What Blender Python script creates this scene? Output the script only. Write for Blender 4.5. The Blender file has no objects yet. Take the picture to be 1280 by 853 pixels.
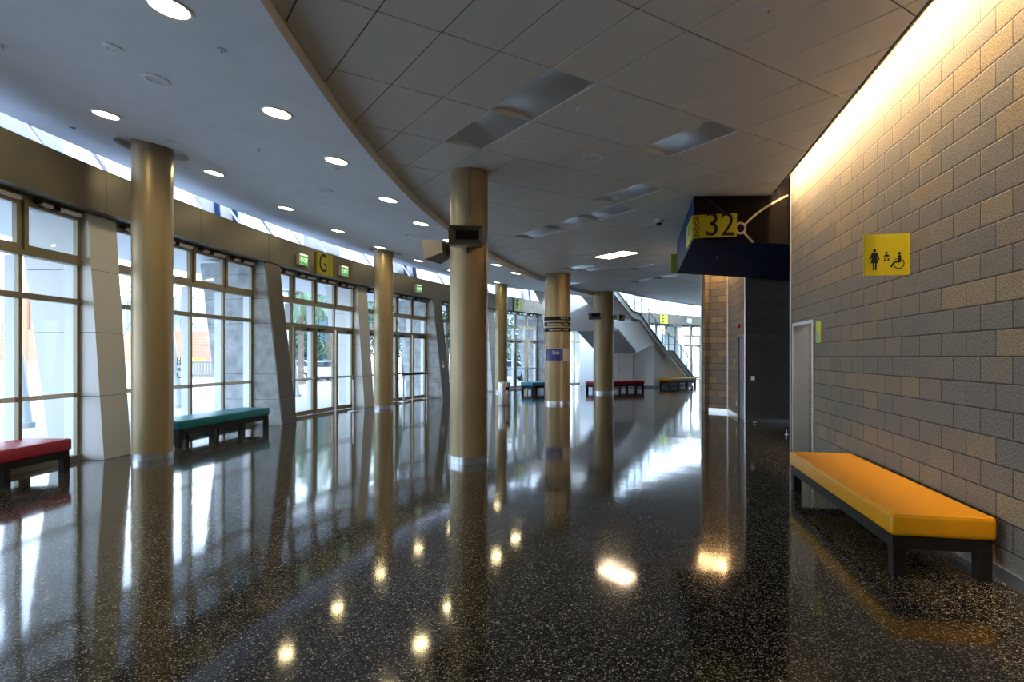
import bpy, bmesh, math, random
from mathutils import Vector, Matrix
random.seed(7)
S = bpy.context.scene
COL = S.collection
# ------------------------------------------------------------------ camera, world, exposure
cam = bpy.data.cameras.new('camera'); camo = bpy.data.objects.new('camera', cam); COL.objects.link(camo)
EYE = 1.636
camo.location = (0, 0, EYE); camo.rotation_euler = (math.radians(90), 0, 0)
cam.sensor_width = 36; cam.lens = 745 / 1280 * 36; cam.shift_y = 19.5 / 1280; cam.clip_end = 500; cam.clip_start = 0.05
S.camera = camo
S.view_settings.view_transform = 'Standard'; S.view_settings.look = 'None'
S.view_settings.gamma = 1; S.view_settings.use_curve_mapping = False
S.view_settings.exposure = 1.03
W = bpy.data.worlds.new('sky'); S.world = W; W.use_nodes = True
wn = W.node_tree.nodes; wl = W.node_tree.links; wn.clear()
wo = wn.new('ShaderNodeOutputWorld'); bg = wn.new('ShaderNodeBackground')
bg.inputs[1].default_value = 4.0
tc = wn.new('ShaderNodeTexCoord'); sx = wn.new('ShaderNodeSeparateXYZ'); rp = wn.new('ShaderNodeValToRGB')
rp.color_ramp.elements[0].color = (0.77, 0.875, 1.0, 1); rp.color_ramp.elements[1].color = (0.45, 0.65, 1.0, 1)
rp.color_ramp.elements[1].position = 0.8
wl.new(tc.outputs['Generated'], sx.inputs[0]); wl.new(sx.outputs[2], rp.inputs[0]); wl.new(rp.outputs[0], bg.inputs[0]); wl.new(bg.outputs[0], wo.inputs[0])
sun = bpy.data.lights.new('sun', 'SUN'); sun.energy = 4.0; sun.angle = math.radians(1.0); sun.color = (1, .96, .9)
suno = bpy.data.objects.new('sun', sun); COL.objects.link(suno)
suno.rotation_euler = Vector((-1.0, 0.30, -0.88)).to_track_quat('-Z', 'Y').to_euler()
al = bpy.data.lights.new('atrium_fill', 'AREA'); al.shape = 'RECTANGLE'; al.size = 7; al.size_y = 2.2; al.energy = 3200; al.color = (.93, .97, 1)  # added fill light that brightens the stair walls, standing in for daylight
alo = bpy.data.objects.new('atrium_fill', al); COL.objects.link(alo); alo.location = (9.6, 30.4, 6.25)
alo.rotation_euler = Vector((-.30, .42, -.85)).to_track_quat('-Z', 'Y').to_euler()
DOWN_E = 32.0      # downlight lens emission
COVE_E = 170.0      # warm wall-wash batten
PANEL_E = 14.0

# ------------------------------------------------------------------ materials
MATS = {}
def mat(name, col, rough=.5, metal=0., spec=.5, emis=None, es=0., coat=0.):
    m = bpy.data.materials.new(name); m.use_nodes = True; b = m.node_tree.nodes['Principled BSDF']
    b.inputs['Base Color'].default_value = (*col, 1); b.inputs['Roughness'].default_value = rough
    b.inputs['Metallic'].default_value = metal; b.inputs['Specular IOR Level'].default_value = spec
    if emis: b.inputs['Emission Color'].default_value = (*emis, 1); b.inputs['Emission Strength'].default_value = es
    if coat: b.inputs['Coat Weight'].default_value = coat; b.inputs['Coat Roughness'].default_value = .08
    MATS[name] = m; return m
def noisy(m, c1, c2, scale, detail=4, bump=0., bscale=None, coord='Object', dist=.01, lo=.35, hi=.65):
    nt = m.node_tree; n = nt.nodes; l = nt.links; b = n['Principled BSDF']
    t = n.new('ShaderNodeTexCoord'); ns = n.new('ShaderNodeTexNoise'); ns.inputs['Scale'].default_value = scale; ns.inputs['Detail'].default_value = detail
    l.new(t.outputs[coord], ns.inputs['Vector']); r = n.new('ShaderNodeValToRGB')
    r.color_ramp.elements[0].color = (*c1, 1); r.color_ramp.elements[1].color = (*c2, 1); r.color_ramp.elements[0].position = lo; r.color_ramp.elements[1].position = hi
    l.new(ns.outputs[0], r.inputs[0]); l.new(r.outputs[0], b.inputs['Base Color'])
    if bump:
        n2 = n.new('ShaderNodeTexNoise'); n2.inputs['Scale'].default_value = bscale or scale; n2.inputs['Detail'].default_value = 3
        l.new(t.outputs[coord], n2.inputs['Vector']); bp = n.new('ShaderNodeBump'); bp.inputs['Strength'].default_value = bump; bp.inputs['Distance'].default_value = dist
        l.new(n2.outputs[0], bp.inputs['Height']); l.new(bp.outputs[0], b.inputs['Normal'])
    return m

def terrazzo():
    m = mat('terrazzo', (.02, .02, .02), .07, 0, .48); nt = m.node_tree; n = nt.nodes; l = nt.links; b = n['Principled BSDF']
    t = n.new('ShaderNodeTexCoord')
    base = n.new('ShaderNodeTexNoise'); base.inputs['Scale'].default_value = 1.2; l.new(t.outputs['Object'], base.inputs['Vector'])
    br = n.new('ShaderNodeValToRGB'); br.color_ramp.elements[0].color = (.008, .0075, .007, 1); br.color_ramp.elements[1].color = (.016, .014, .012, 1)
    l.new(base.outputs[0], br.inputs[0]); prev = br.outputs[0]
    wv = n.new('ShaderNodeTexNoise'); wv.inputs['Scale'].default_value = 120; l.new(t.outputs['Object'], wv.inputs['Vector'])
    dm = n.new('ShaderNodeMix'); dm.data_type = 'VECTOR'; dm.inputs[0].default_value = .004
    l.new(t.outputs['Object'], dm.inputs[4]); l.new(wv.outputs['Color'], dm.inputs[5])
    for sc, thr, rad, cols in ((68, .72, .42, ((.26, .235, .185), (.46, .43, .37), (.10, .085, .07))), (120, .70, .46, ((.28, .26, .21), (.42, .40, .35), (.13, .12, .10)))):
        v = n.new('ShaderNodeTexVoronoi'); v.inputs['Scale'].default_value = sc; l.new(dm.outputs[1], v.inputs['Vector'])
        s = n.new('ShaderNodeSeparateColor'); l.new(v.outputs['Color'], s.inputs[0])
        g = n.new('ShaderNodeMath'); g.operation = 'GREATER_THAN'; g.inputs[1].default_value = thr; l.new(s.outputs[0], g.inputs[0])
        d = n.new('ShaderNodeMath'); d.operation = 'LESS_THAN'; d.inputs[1].default_value = rad; l.new(v.outputs['Distance'], d.inputs[0])
        mu = n.new('ShaderNodeMath'); mu.operation = 'MULTIPLY'; l.new(g.outputs[0], mu.inputs[0]); l.new(d.outputs[0], mu.inputs[1])
        cr = n.new('ShaderNodeValToRGB'); cr.color_ramp.elements[0].color = (*cols[0], 1); cr.color_ramp.elements[1].color = (*cols[1], 1)
        e = cr.color_ramp.elements.new(.6); e.color = (*cols[2], 1); l.new(s.outputs[1], cr.inputs[0])
        mx = n.new('ShaderNodeMix'); mx.data_type = 'RGBA'; l.new(mu.outputs[0], mx.inputs[0]); l.new(prev, mx.inputs[6]); l.new(cr.outputs[0], mx.inputs[7]); prev = mx.outputs[2]
    l.new(prev, b.inputs['Base Color'])
    rn = n.new('ShaderNodeTexNoise'); rn.inputs['Scale'].default_value = .7; rn.inputs['Detail'].default_value = 5; l.new(t.outputs['Object'], rn.inputs['Vector'])
    mr = n.new('ShaderNodeMapRange'); mr.inputs[3].default_value = .045; mr.inputs[4].default_value = .11; l.new(rn.outputs[0], mr.inputs[0]); l.new(mr.outputs[0], b.inputs['Roughness'])
    bn = n.new('ShaderNodeTexNoise'); bn.inputs['Scale'].default_value = 1.1; bn.inputs['Detail'].default_value = 2; l.new(t.outputs['Object'], bn.inputs['Vector'])
    bp = n.new('ShaderNodeBump'); bp.inputs['Strength'].default_value = .25; bp.inputs['Distance'].default_value = .012; l.new(bn.outputs[0], bp.inputs['Height']); l.new(bp.outputs[0], b.inputs['Normal'])
    return m

def blockwork(name='blockwork', uph=0., cols=None, joint=(.022, .018, .014), speck=True, bl=.412, bh=.2, vph=.036, rough=.75):
    m = mat(name, (.2, .18, .15), rough); nt = m.node_tree; n = nt.nodes; l = nt.links; b = n['Principled BSDF']
    def M(op, a, c=None):
        x = n.new('ShaderNodeMath'); x.operation = op
        for i, q in enumerate((a, c)):
            if q is None: continue
            if isinstance(q, (int, float)): x.inputs[i].default_value = q
            else: l.new(q, x.inputs[i])
        return x.outputs[0]
    uv = n.new('ShaderNodeUVMap'); uv.uv_map = 'uv'; sp = n.new('ShaderNodeSeparateXYZ'); l.new(uv.outputs[0], sp.inputs[0])
    v = M('DIVIDE', M('SUBTRACT', sp.outputs[1], vph), bh); row = M('FLOOR', v); fv = M('SUBTRACT', v, row)
    odd = M('FLOORED_MODULO', row, 2); u = M('ADD', M('DIVIDE', M('SUBTRACT', sp.outputs[0], uph), bl), M('MULTIPLY', odd, .5))
    cu = M('FLOOR', u); fu = M('SUBTRACT', u, cu)
    du = M('MULTIPLY', M('MINIMUM', fu, M('SUBTRACT', 1, fu)), bl); dv = M('MULTIPLY', M('MINIMUM', fv, M('SUBTRACT', 1, fv)), bh)
    dd = M('MINIMUM', du, dv); jm = M('LESS_THAN', dd, .0055)
    cmb = n.new('ShaderNodeCombineXYZ'); l.new(cu, cmb.inputs[0]); l.new(row, cmb.inputs[1])
    w1 = n.new('ShaderNodeTexWhiteNoise'); w1.noise_dimensions = '2D'; l.new(cmb.outputs[0], w1.inputs['Vector'])
    w2 = n.new('ShaderNodeTexWhiteNoise'); w2.noise_dimensions = '1D'; l.new(row, w2.inputs['W'])
    cm2 = n.new('ShaderNodeCombineXYZ'); l.new(M('FLOOR', M('DIVIDE', cu, 3)), cm2.inputs[0]); l.new(row, cm2.inputs[1])
    w3 = n.new('ShaderNodeTexWhiteNoise'); w3.noise_dimensions = '2D'; l.new(cm2.outputs[0], w3.inputs['Vector'])
    f = M('ADD', M('MULTIPLY', w1.outputs[0], .40), M('ADD', M('MULTIPLY', w2.outputs[0], .2), M('MULTIPLY', w3.outputs[0], .4)))
    r = n.new('ShaderNodeValToRGB'); cols = cols or ((.15, (.120, .112, .100)), (.45, (.130, .116, .096)), (.62, (.152, .128, .096)), (.85, (.19, .148, .092)))
    r.color_ramp.elements[0].position = cols[0][0]; r.color_ramp.elements[0].color = (*cols[0][1], 1)
    r.color_ramp.elements[1].position = cols[-1][0]; r.color_ramp.elements[1].color = (*cols[-1][1], 1)
    for p, c in cols[1:-1]: e = r.color_ramp.elements.new(p); e.color = (*c, 1)
    l.new(f, r.inputs[0]); prev = r.outputs[0]
    if speck:
        ns = n.new('ShaderNodeTexNoise'); ns.inputs['Scale'].default_value = 90; ns.inputs['Detail'].default_value = 3; l.new(uv.outputs[0], ns.inputs['Vector'])
        mr = n.new('ShaderNodeMapRange'); mr.inputs[1].default_value = .3; mr.inputs[2].default_value = .7; mr.inputs[3].default_value = .3; mr.inputs[4].default_value = 1.9; l.new(ns.outputs[0], mr.inputs[0])
        mx = n.new('ShaderNodeVectorMath'); mx.operation = 'SCALE'; l.new(prev, mx.inputs[0]); l.new(mr.outputs[0], mx.inputs['Scale']); prev = mx.outputs[0]
    mj = n.new('ShaderNodeMix'); mj.data_type = 'RGBA'; l.new(jm, mj.inputs[0]); l.new(prev, mj.inputs[6]); mj.inputs[7].default_value = (*joint, 1); l.new(mj.outputs[2], b.inputs['Base Color'])
    h = n.new('ShaderNodeMapRange'); h.inputs[1].default_value = .003; h.inputs[2].default_value = .010; l.new(dd, h.inputs[0])
    bp = n.new('ShaderNodeBump'); bp.inputs['Strength'].default_value = .6; bp.inputs['Distance'].default_value = .004; l.new(h.outputs[0], bp.inputs['Height']); l.new(bp.outputs[0], b.inputs['Normal'])
    return m

def glassmat(tint=(.93, .97, .98)):
    m = bpy.data.materials.new('glass'); m.use_nodes = True; nt = m.node_tree; n = nt.nodes; l = nt.links; n.clear()
    o = n.new('ShaderNodeOutputMaterial'); t = n.new('ShaderNodeBsdfTransparent'); t.inputs[0].default_value = (*tint, 1)
    g = n.new('ShaderNodeBsdfGlossy'); g.inputs['Roughness'].default_value = .01; fr = n.new('ShaderNodeLayerWeight'); fr.inputs[0].default_value = .5
    pw = n.new('ShaderNodeMath'); pw.operation = 'POWER'; pw.inputs[1].default_value = 4.; l.new(fr.outputs['Facing'], pw.inputs[0])
    ma = n.new('ShaderNodeMath'); ma.operation = 'MULTIPLY_ADD'; ma.inputs[1].default_value = .45; ma.inputs[2].default_value = .03; l.new(pw.outputs[0], ma.inputs[0])
    mx = n.new('ShaderNodeMixShader'); l.new(ma.outputs[0], mx.inputs[0]); l.new(t.outputs[0], mx.inputs[1]); l.new(g.outputs[0], mx.inputs[2]); l.new(mx.outputs[0], o.inputs[0])
    MATS['glass'] = m; return m

TERR = terrazzo(); BLOCK = blockwork(uph=.33); TGLASS = glassmat((.38, .40, .43)); GLASS = glassmat()
CREAMBLOCK = blockwork('cream_blockwork', cols=((0, (.52, .47, .38)), (.5, (.55, .5, .41)), (1, (.5, .45, .37))), joint=(.25, .22, .18), speck=False, rough=.4)
TILE = noisy(mat('ceiling_tile', (.7, .66, .60), .5), (.66, .62, .56), (.74, .70, .64), 90, 3)
GRID = mat('ceiling_grid', (.10, .10, .10), .5)
PLASTER = noisy(mat('plaster', (.74, .75, .76), .75), (.72, .73, .74), (.77, .78, .79), 2)
WHITE = mat('white_paint', (.86, .86, .85), .6)
GREYW = mat('grey_white_paint', (.60, .61, .63), .7)
BEIGE = mat('beige_paint', (.62, .56, .48), .7)
CHAMP = mat('champagne_paint', (.46, .385, .25), .36, .35, .5)
CHAMPW = noisy(mat('column_paint', (.36, .275, .15), .36, .25), (.33, .255, .14), (.37, .285, .155), 1.5)
ALU = mat('aluminium', (.62, .64, .67), .28, .9)
FRAMEM = mat('window_frame_metal', (.23, .20, .135), .4, .35)
OUTF = mat('outer_frame_paint', (.72, .74, .78), .5)
DARKM = mat('dark_metal', (.03, .03, .032), .45, .3)
BRONZE = noisy(mat('bronze_cladding', (.11, .10, .08), .42, .3), (.098, .09, .072), (.12, .108, .085), 1.2)
FIN = noisy(mat('dark_fin_cladding', (.085, .075, .058), .38, .3), (.08, .07, .055), (.10, .088, .068), 1.5)
PALE = mat('pale_panel', (.52, .52, .51), .42, .1)
STONE = noisy(mat('grey_stone', (.33, .345, .35), .7), (.24, .26, .27), (.40, .415, .42), 3.5, 6)
BLACK = mat('black', (.006, .006, .007), .6, 0, .2)
LEGM = noisy(mat('dark_wood', (.02, .014, .012), .5, 0, .2), (.007, .005, .005), (.014, .010, .009), 8)
YELL = mat('yellow_vinyl', (.52, .235, .001), .42, 0, .3); TEAL = mat('teal_vinyl', (.003, .15, .19), .42, 0, .3)
RED = mat('crimson_vinyl', (.33, .012, .035), .42, 0, .3); BLUE = mat('blue_vinyl', (.02, .25, .45), .42)
SIGNY = mat('sign_yellow', (.34, .30, .005), .5, 0, .25); SIGNG = mat('sign_lime', (.42, .50, .05), .4, 0, .3)
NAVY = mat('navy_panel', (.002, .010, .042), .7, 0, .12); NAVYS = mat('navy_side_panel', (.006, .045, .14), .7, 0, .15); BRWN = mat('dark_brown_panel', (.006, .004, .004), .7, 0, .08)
LINE = mat('pale_line', (.42, .38, .28), .5)
GREEN = mat('exit_green', (.02, .42, .10), .4, emis=(.02, .5, .12), es=.22); LITW = mat('lit_white', (.9, .9, .85), .4, emis=(1, 1, .9), es=.35)
DOWN = mat('downlight_lens', (1, .95, .8), .3, emis=(1.0, .80, .42), es=DOWN_E)
WARM = mat('warm_tube', (1, .8, .5), .3, emis=(1.0, .70, .38), es=COVE_E)
PANL = mat('lit_panel', (1, .8, .5), .3, emis=(1.0, .74, .48), es=PANEL_E)
REFL = mat('troffer_reflector', (.62, .65, .70), .3, .8)
STEEL = mat('brushed_steel', (.55, .55, .54), .3, .9)
GREYD = mat('grey_door', (.17, .19, .22), .35)
POSTB = mat('poster_blue', (.02, .025, .20), .35); ACRY = mat('acrylic', (.55, .52, .48), .2)
MIRR = mat('mirror_panel', (.30, .27, .22), .32, .7)
CONC = noisy(mat('plaza_paving', (.4, .39, .375), .8), (.36, .35, .34), (.43, .42, .405), .8)
BRICK = blockwork('red_brickwork', cols=((0, (.40, .13, .08)), (.5, (.48, .17, .10)), (1, (.52, .2, .12))), joint=(.5, .4, .34), speck=False, bl=.5, bh=.12)
RIB = mat('ribbed_metal', (.42, .44, .47), .5, .2)
LEAF = noisy(mat('leaf', (.05, .14, .04), .6), (.015, .055, .04), (.07, .13, .07), 2.0)
PALML = noisy(mat('palm_leaf', (.10, .2, .06), .5), (.05, .12, .07), (.16, .24, .13), 1.0)
BARK = noisy(mat('bark', (.2, .14, .09), .9), (.07, .05, .035), (.13, .10, .07), 6)
CARD = mat('car_dark_blue', (.03, .06, .15), .3); CARW = mat('car_white', (.75, .76, .78), .25, 0, .5, coat=.5); CARR = mat('car_silver', (.4, .42, .45), .3, .5); TYRE = mat('tyre', (.02, .02, .02), .8); CGL = mat('car_glass', (.02, .03, .04), .08)
REDP = mat('red_plastic', (.5, .02, .02), .4); WHP = mat('white_plastic', (.75, .75, .74), .35); JOINTCORE = mat('joint_core', (.02, .02, .022), .8)  # last one: dark core seen through the cladding joints

# ------------------------------------------------------------------ geometry helpers
ORG = {}
class MB:
    def __init__(s): s.v = []; s.f = []; s.uv = None
    def add(s, vs, fs):
        o = len(s.v); s.v += [Vector(q) for q in vs]; s.f += [tuple(i + o for i in f) for f in fs]; return s
    def box(s, x0, x1, y0, y1, z0, z1):
        return s.hexa([(x0, y0, z0), (x1, y0, z0), (x1, y1, z0), (x0, y1, z0)], [(x0, y0, z1), (x1, y0, z1), (x1, y1, z1), (x0, y1, z1)])
    def hexa(s, b, t):
        n = len(b)
        return s.add(list(b) + list(t), [tuple(range(n))[::-1], tuple(range(n, 2 * n))] + [(i, (i + 1) % n, n + (i + 1) % n, n + i) for i in range(n)])
    def obox(s, c, ax, ay, az):     # centre and three half vectors
        c = Vector(c); ax = Vector(ax); ay = Vector(ay); az = Vector(az)
        return s.hexa([c - ax - ay - az, c + ax - ay - az, c + ax + ay - az, c - ax + ay - az], [c - ax - ay + az, c + ax - ay + az, c + ax + ay + az, c - ax + ay + az])
    def prism(s, poly, z0, z1):
        return s.hexa([(x, y, z0) for x, y in poly], [(x, y, z1) for x, y in poly])
    def slab(s, pts, off):          # polygon in 3-D extruded by a vector
        off = Vector(off); return s.hexa([Vector(p) for p in pts], [Vector(p) + off for p in pts])
    def tube(s, p0, p1, r0, r1=None, n=16, caps=True):
        p0 = Vector(p0); p1 = Vector(p1); r1 = r0 if r1 is None else r1; d = (p1 - p0).normalized()
        a = d.orthogonal().normalized(); b = d.cross(a)
        vs = [p0 + (a * math.cos(t) + b * math.sin(t)) * r0 for t in [2 * math.pi * i / n for i in range(n)]] + [p1 + (a * math.cos(t) + b * math.sin(t)) * r1 for t in [2 * math.pi * i / n for i in range(n)]]
        fs = [(i, (i + 1) % n, n + (i + 1) % n, n + i) for i in range(n)]
        if caps: fs += [tuple(range(n))[::-1], tuple(range(n, 2 * n))]
        return s.add(vs, fs)
    def lathe(s, prof, c=(0, 0, 0), n=32):
        c = Vector(c); vs = []; m = len(prof)
        for i in range(n):
            t = 2 * math.pi * i / n
            vs += [c + Vector((r * math.cos(t), r * math.sin(t), z)) for r, z in prof]
        fs = [(i * m + j, ((i + 1) % n) * m + j, ((i + 1) % n) * m + j + 1, i * m + j + 1) for i in range(n) for j in range(m - 1)]
        return s.add(vs, fs)
    def path(s, pts, r, n=8):
        for a, b in zip(pts, pts[1:]): s.tube(a, b, r, n=n)
        return s
    def xf(s, M):
        s.v = [M @ q for q in s.v]; return s
    def build(s, name, m, parent=None, smooth=False, bevel=0., seg=2, loc=None):
        if parent is not None: o = ORG.get(parent.name, Vector((0, 0, 0)))
        elif loc is not None: o = Vector(loc)
        else:
            xs = [q.x for q in s.v]; ys = [q.y for q in s.v]; zs = [q.z for q in s.v]
            o = Vector(((min(xs) + max(xs)) / 2, (min(ys) + max(ys)) / 2, min(zs)))
        me = bpy.data.meshes.new(name); me.from_pydata([tuple(q - o) for q in s.v], [], s.f)
        if s.uv:
            ul = me.uv_layers.new(name='uv')
            for lp in me.loops: ul.data[lp.index].uv = s.uv(s.v[lp.vertex_index])
        me.materials.append(m)
        bm = bmesh.new(); bm.from_mesh(me); bmesh.ops.recalc_face_normals(bm, faces=bm.faces[:]); bm.to_mesh(me); bm.free()
        ob = bpy.data.objects.new(name, me); COL.objects.link(ob)
        if smooth:
            for p in me.polygons: p.use_smooth = True
            if smooth != 'all': me.set_sharp_from_angle(angle=math.radians(40))
        if bevel: b = ob.modifiers.new('bevel', 'BEVEL'); b.width = bevel; b.segments = seg; b.limit_method = 'ANGLE'; b.angle_limit = math.radians(40)
        if parent is not None: ob.parent = parent; ORG[ob.name] = o
        else: ob.location = o; ORG[ob.name] = o
        return ob
def tag(o, label=None, cat=None, group=None, kind=None):
    if label: o['label'] = label
    if cat: o['category'] = cat
    if group: o['group'] = group
    if kind: o['kind'] = kind
    return o
def empty(name, loc=(0, 0, 0), rz=0., world=True):
    e = bpy.data.objects.new(name, None); COL.objects.link(e); e.location = loc; e.rotation_euler = (0, 0, rz); e.empty_display_size = .2
    ORG[e.name] = Vector(loc) if world else Vector((0, 0, 0)); return e
def struct(o): o['kind'] = 'structure'; return o
def copy_tree(o, parent=None):
    c = o.copy(); COL.objects.link(c)
    if parent is not None: c.parent = parent
    for ch in list(o.children): copy_tree(ch, c)
    return c
def text_mb(txt, size, depth=.002, font_scale_x=1., spacing=1.):
    cu = bpy.data.curves.new('t', 'FONT'); cu.body = txt; cu.size = size; cu.extrude = depth; cu.space_character = spacing
    cu.align_x = 'CENTER'; cu.align_y = 'CENTER'; cu.resolution_u = 4
    ob = bpy.data.objects.new('t', cu); COL.objects.link(ob)
    dg = bpy.context.evaluated_depsgraph_get(); me = bpy.data.meshes.new_from_object(ob.evaluated_get(dg))
    m = MB(); m.v = [Vector((q.co.x * font_scale_x, q.co.y, q.co.z)) for q in me.vertices]; m.f = [tuple(p.vertices) for p in me.polygons]
    bpy.data.objects.remove(ob); bpy.data.curves.remove(cu); bpy.data.meshes.remove(me); return m
def frame(c, right, up):            # text x->right, y->up, z->normal
    r = Vector(right).normalized(); u = Vector(up).normalized(); nn = r.cross(u); M = Matrix((r, u, nn)).transposed().to_4x4(); M.translation = Vector(c); return M
ORD = ['', 'first', 'second', 'third', 'fourth', 'fifth', 'sixth', 'seventh', 'eighth', 'ninth', 'tenth', 'eleventh', 'twelfth']
R = math.radians
CX, CY = 37.9, 6.3
def pol(r, ph, z=0.): return Vector((CX - r * math.cos(R(ph)), CY + r * math.sin(R(ph)), z))
def rad(ph): return Vector((-math.cos(R(ph)), math.sin(R(ph)), 0))     # outwards, to the street
def tan(ph): return Vector((math.sin(R(ph)), math.cos(R(ph)), 0))      # along the hall, away from the camera
Z3 = Vector((0, 0, 1))
TILE_Z = 4.51; R_EDGE = 39.87
def soffit_z(r): return EYE + 2.734 + .152 * (r - R_EDGE)
# inner (right-hand) block wall
WD = Vector((.2102, .9777, 0)); WN = Vector((.9777, -.2102, 0)); W0 = Vector((3.526, 4.104, 0))
def wp(t, off=0., z=0.): return W0 + WD * t + WN * off + Z3 * z

# ------------------------------------------------------------------ floor, ground, ceilings
m = MB(); n = 180; m.add([pol(44.96, 360 * i / n, 0) for i in range(n)], [tuple(range(n))]); struct(m.build('floor', TERR, loc=(CX, CY, 0)))
m = MB(); m.add([(-160, -120, -.03), (240, -120, -.03), (240, 200, -.03), (-160, 200, -.03)], [(0, 1, 2, 3)]); struct(m.build('ground', CONC))

def clip(poly, nrm, d):             # keep points with nrm.p <= d
    out = []
    for i, a in enumerate(poly):
        b = poly[(i + 1) % len(poly)]; da = nrm[0] * a[0] + nrm[1] * a[1] - d; db = nrm[0] * b[0] + nrm[1] * b[1] - d
        if da <= 0: out.append(a)
        if (da < 0) != (db < 0) and da != db:
            t = da / (da - db); out.append((a[0] + (b[0] - a[0]) * t, a[1] + (b[1] - a[1]) * t))
    return out
def clip_circle(poly, r):
    cx = sum(p[0] for p in poly) / len(poly); cy = sum(p[1] for p in poly) / len(poly)
    for k in range(-3, 4):
        ph = math.atan2(cy - CY, CX - cx) + k * R(.5); nn = (-math.cos(ph), math.sin(ph))
        poly = clip(poly, nn, nn[0] * CX + nn[1] * CY + r)
        if len(poly) < 3: return []
    return poly
GA = .5748; G0 = Vector((-1.1215, 4.957)); GU = Vector((math.cos(GA), math.sin(GA))) * .6; GV = Vector((-math.sin(GA), math.cos(GA))) * 1.2
def gp(i, j): q = G0 + GU * i + GV * j; return (q.x, q.y)
TROFF = [(3, 0), (3, 1), (7, 0), (9, 2), (10, 3), (10, 4), (10, 5), (20, 7), (24, 8), (24, 9), (18, 8), (17, 8), (21, 11), (1, -4), (6, -5)]
LIT = [(16, 6)]
LITP = [(24, 5)]
edge_d = WN.x * W0.x + WN.y * W0.y
tm = MB(); gm = MB()
def inset(poly, g):
    # shrink a convex polygon by g
    a = sum(poly[i][0] * poly[(i + 1) % len(poly)][1] - poly[(i + 1) % len(poly)][0] * poly[i][1] for i in range(len(poly)))
    out = poly
    for i in range(len(poly)):
        p = poly[i]; q = poly[(i + 1) % len(poly)]; ex, ey = q[0] - p[0], q[1] - p[1]; L = math.hypot(ex, ey)
        if L < 1e-6: continue
        nx, ny = (ey / L, -ex / L) if a > 0 else (-ey / L, ex / L)
        out = clip(out, (nx, ny), nx * p[0] + ny * p[1] - g)
        if len(out) < 3: return []
    return out
ray = 31.0
for i in range(-40, 80):
    for j in range(-24, 32):
        c = [gp(i, j), gp(i + 1, j), gp(i + 1, j + 1), gp(i, j + 1)]
        mx = sum(p[0] for p in c) / 4; my = sum(p[1] for p in c) / 4
        if my < -5.6 or my > 38 or mx > 26 or mx < -8: continue
        right = WN.x * mx + WN.y * my - edge_d
        if my < 11.2 and right > .6: continue
        if 11.2 <= my < 17.4 and right > 3.5: continue
        if (i, j) in TROFF or (i, j) in LIT: continue
        pieces = []
        nr = (math.sin(R(ray)), math.cos(R(ray))); dr = nr[0] * CX + nr[1] * CY
        A = clip(c, nr, dr); B = clip(c, (-nr[0], -nr[1]), -dr)
        if len(A) > 2: pieces.append(clip_circle(A, R_EDGE))
        if len(B) > 2: pieces.append(clip_circle(B, 38.55))
        for p in pieces:
            if len(p) < 3: continue
            if my < 11.2:
                p = clip(p, (WN.x, WN.y), edge_d - .30)
                if len(p) < 3: continue
            q = inset(p, .0085)
            if len(q) < 3: continue
            # tidy nearly coincident points
            qq = [q[0]]
            for w in q[1:]:
                if math.hypot(w[0] - qq[-1][0], w[1] - qq[-1][1]) > 1e-4: qq.append(w)
            if len(qq) > 3 and math.hypot(qq[0][0] - qq[-1][0], qq[0][1] - qq[-1][1]) < 1e-4: qq.pop()
            if len(qq) < 3: continue
            k = len(qq); tm.add([(x, y, TILE_Z) for x, y in qq] + [(x, y, TILE_Z + .012) for x, y in qq], [tuple(range(k))] + [(a, (a + 1) % k, k + (a + 1) % k, k + a) for a in range(k)])
            k = len(p); gm.add([(x, y, TILE_Z + .010) for x, y in p], [tuple(range(k))])
struct(tm.build('ceiling', TILE, loc=(0, 10, TILE_Z))); struct(gm.build('ceiling_grid', GRID, loc=(0, 10, TILE_Z)))
# roof slab that closes the building over the ceilings, and the upper wall and added glass roof of the atrium
m = MB()
def arc(r, a, b, n): return [pol(r, a + (b - a) * i / n) for i in range(n + 1)]
def sector(mb, r0, r1, a, b, z0, z1, n):
    A = arc(r0, a, b, n); B = arc(r1, a, b, n)
    for i in range(n): mb.hexa([A[i] + Z3 * z0, B[i] + Z3 * z0, B[i + 1] + Z3 * z0, A[i + 1] + Z3 * z0], [A[i] + Z3 * z1, B[i] + Z3 * z1, B[i + 1] + Z3 * z1, A[i + 1] + Z3 * z1])
sector(m, 2, 38.8, -45, 150, 5.5, 5.7, 60); sector(m, 38.8, 45.3, -45, 33, 5.5, 5.7, 30)
struct(m.build('roof', PLASTER))
m = MB(); sector(m, 38.56, 38.8, 31, 110, 4.5, 6.4, 30); struct(m.build('wall_atrium_upper', WHITE))
m = MB(); sector(m, 38.7, 46.3, 33, 110, 6.45, 6.47, 30); struct(m.build('window_skylight_added', GLASS))  # unseen glass roof, added to let sky light into the atrium
m = MB()
for i in range(26): c0 = pol(38.7, 33 + 3 * i, 6.38); c1 = pol(46.3, 33 + 3 * i, 6.38); m.obox((c0 + c1) / 2, (c1 - c0) / 2, tan(33 + 3 * i) * .03, Z3 * .06)
struct(m.build('trim_6', WHITE))
# tile ceiling perimeter trim in the atrium and along the cove
m = MB(); A = arc(38.55, 31, 100, 46)
for a, b in zip(A, A[1:]): m.obox((a + b) / 2 + Z3 * (TILE_Z - .02 + .06), (b - a) / 2, rad(0) * 0 + (b - a).cross(Z3).normalized() * .02, Z3 * .06)
struct(m.build('trim_1', PLASTER))
m = MB(); m.obox(wp(-4, -.29, TILE_Z + .05), WD * 10.5, WN * .01, Z3 * .06); struct(m.build('trim_2', GRID))
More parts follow.
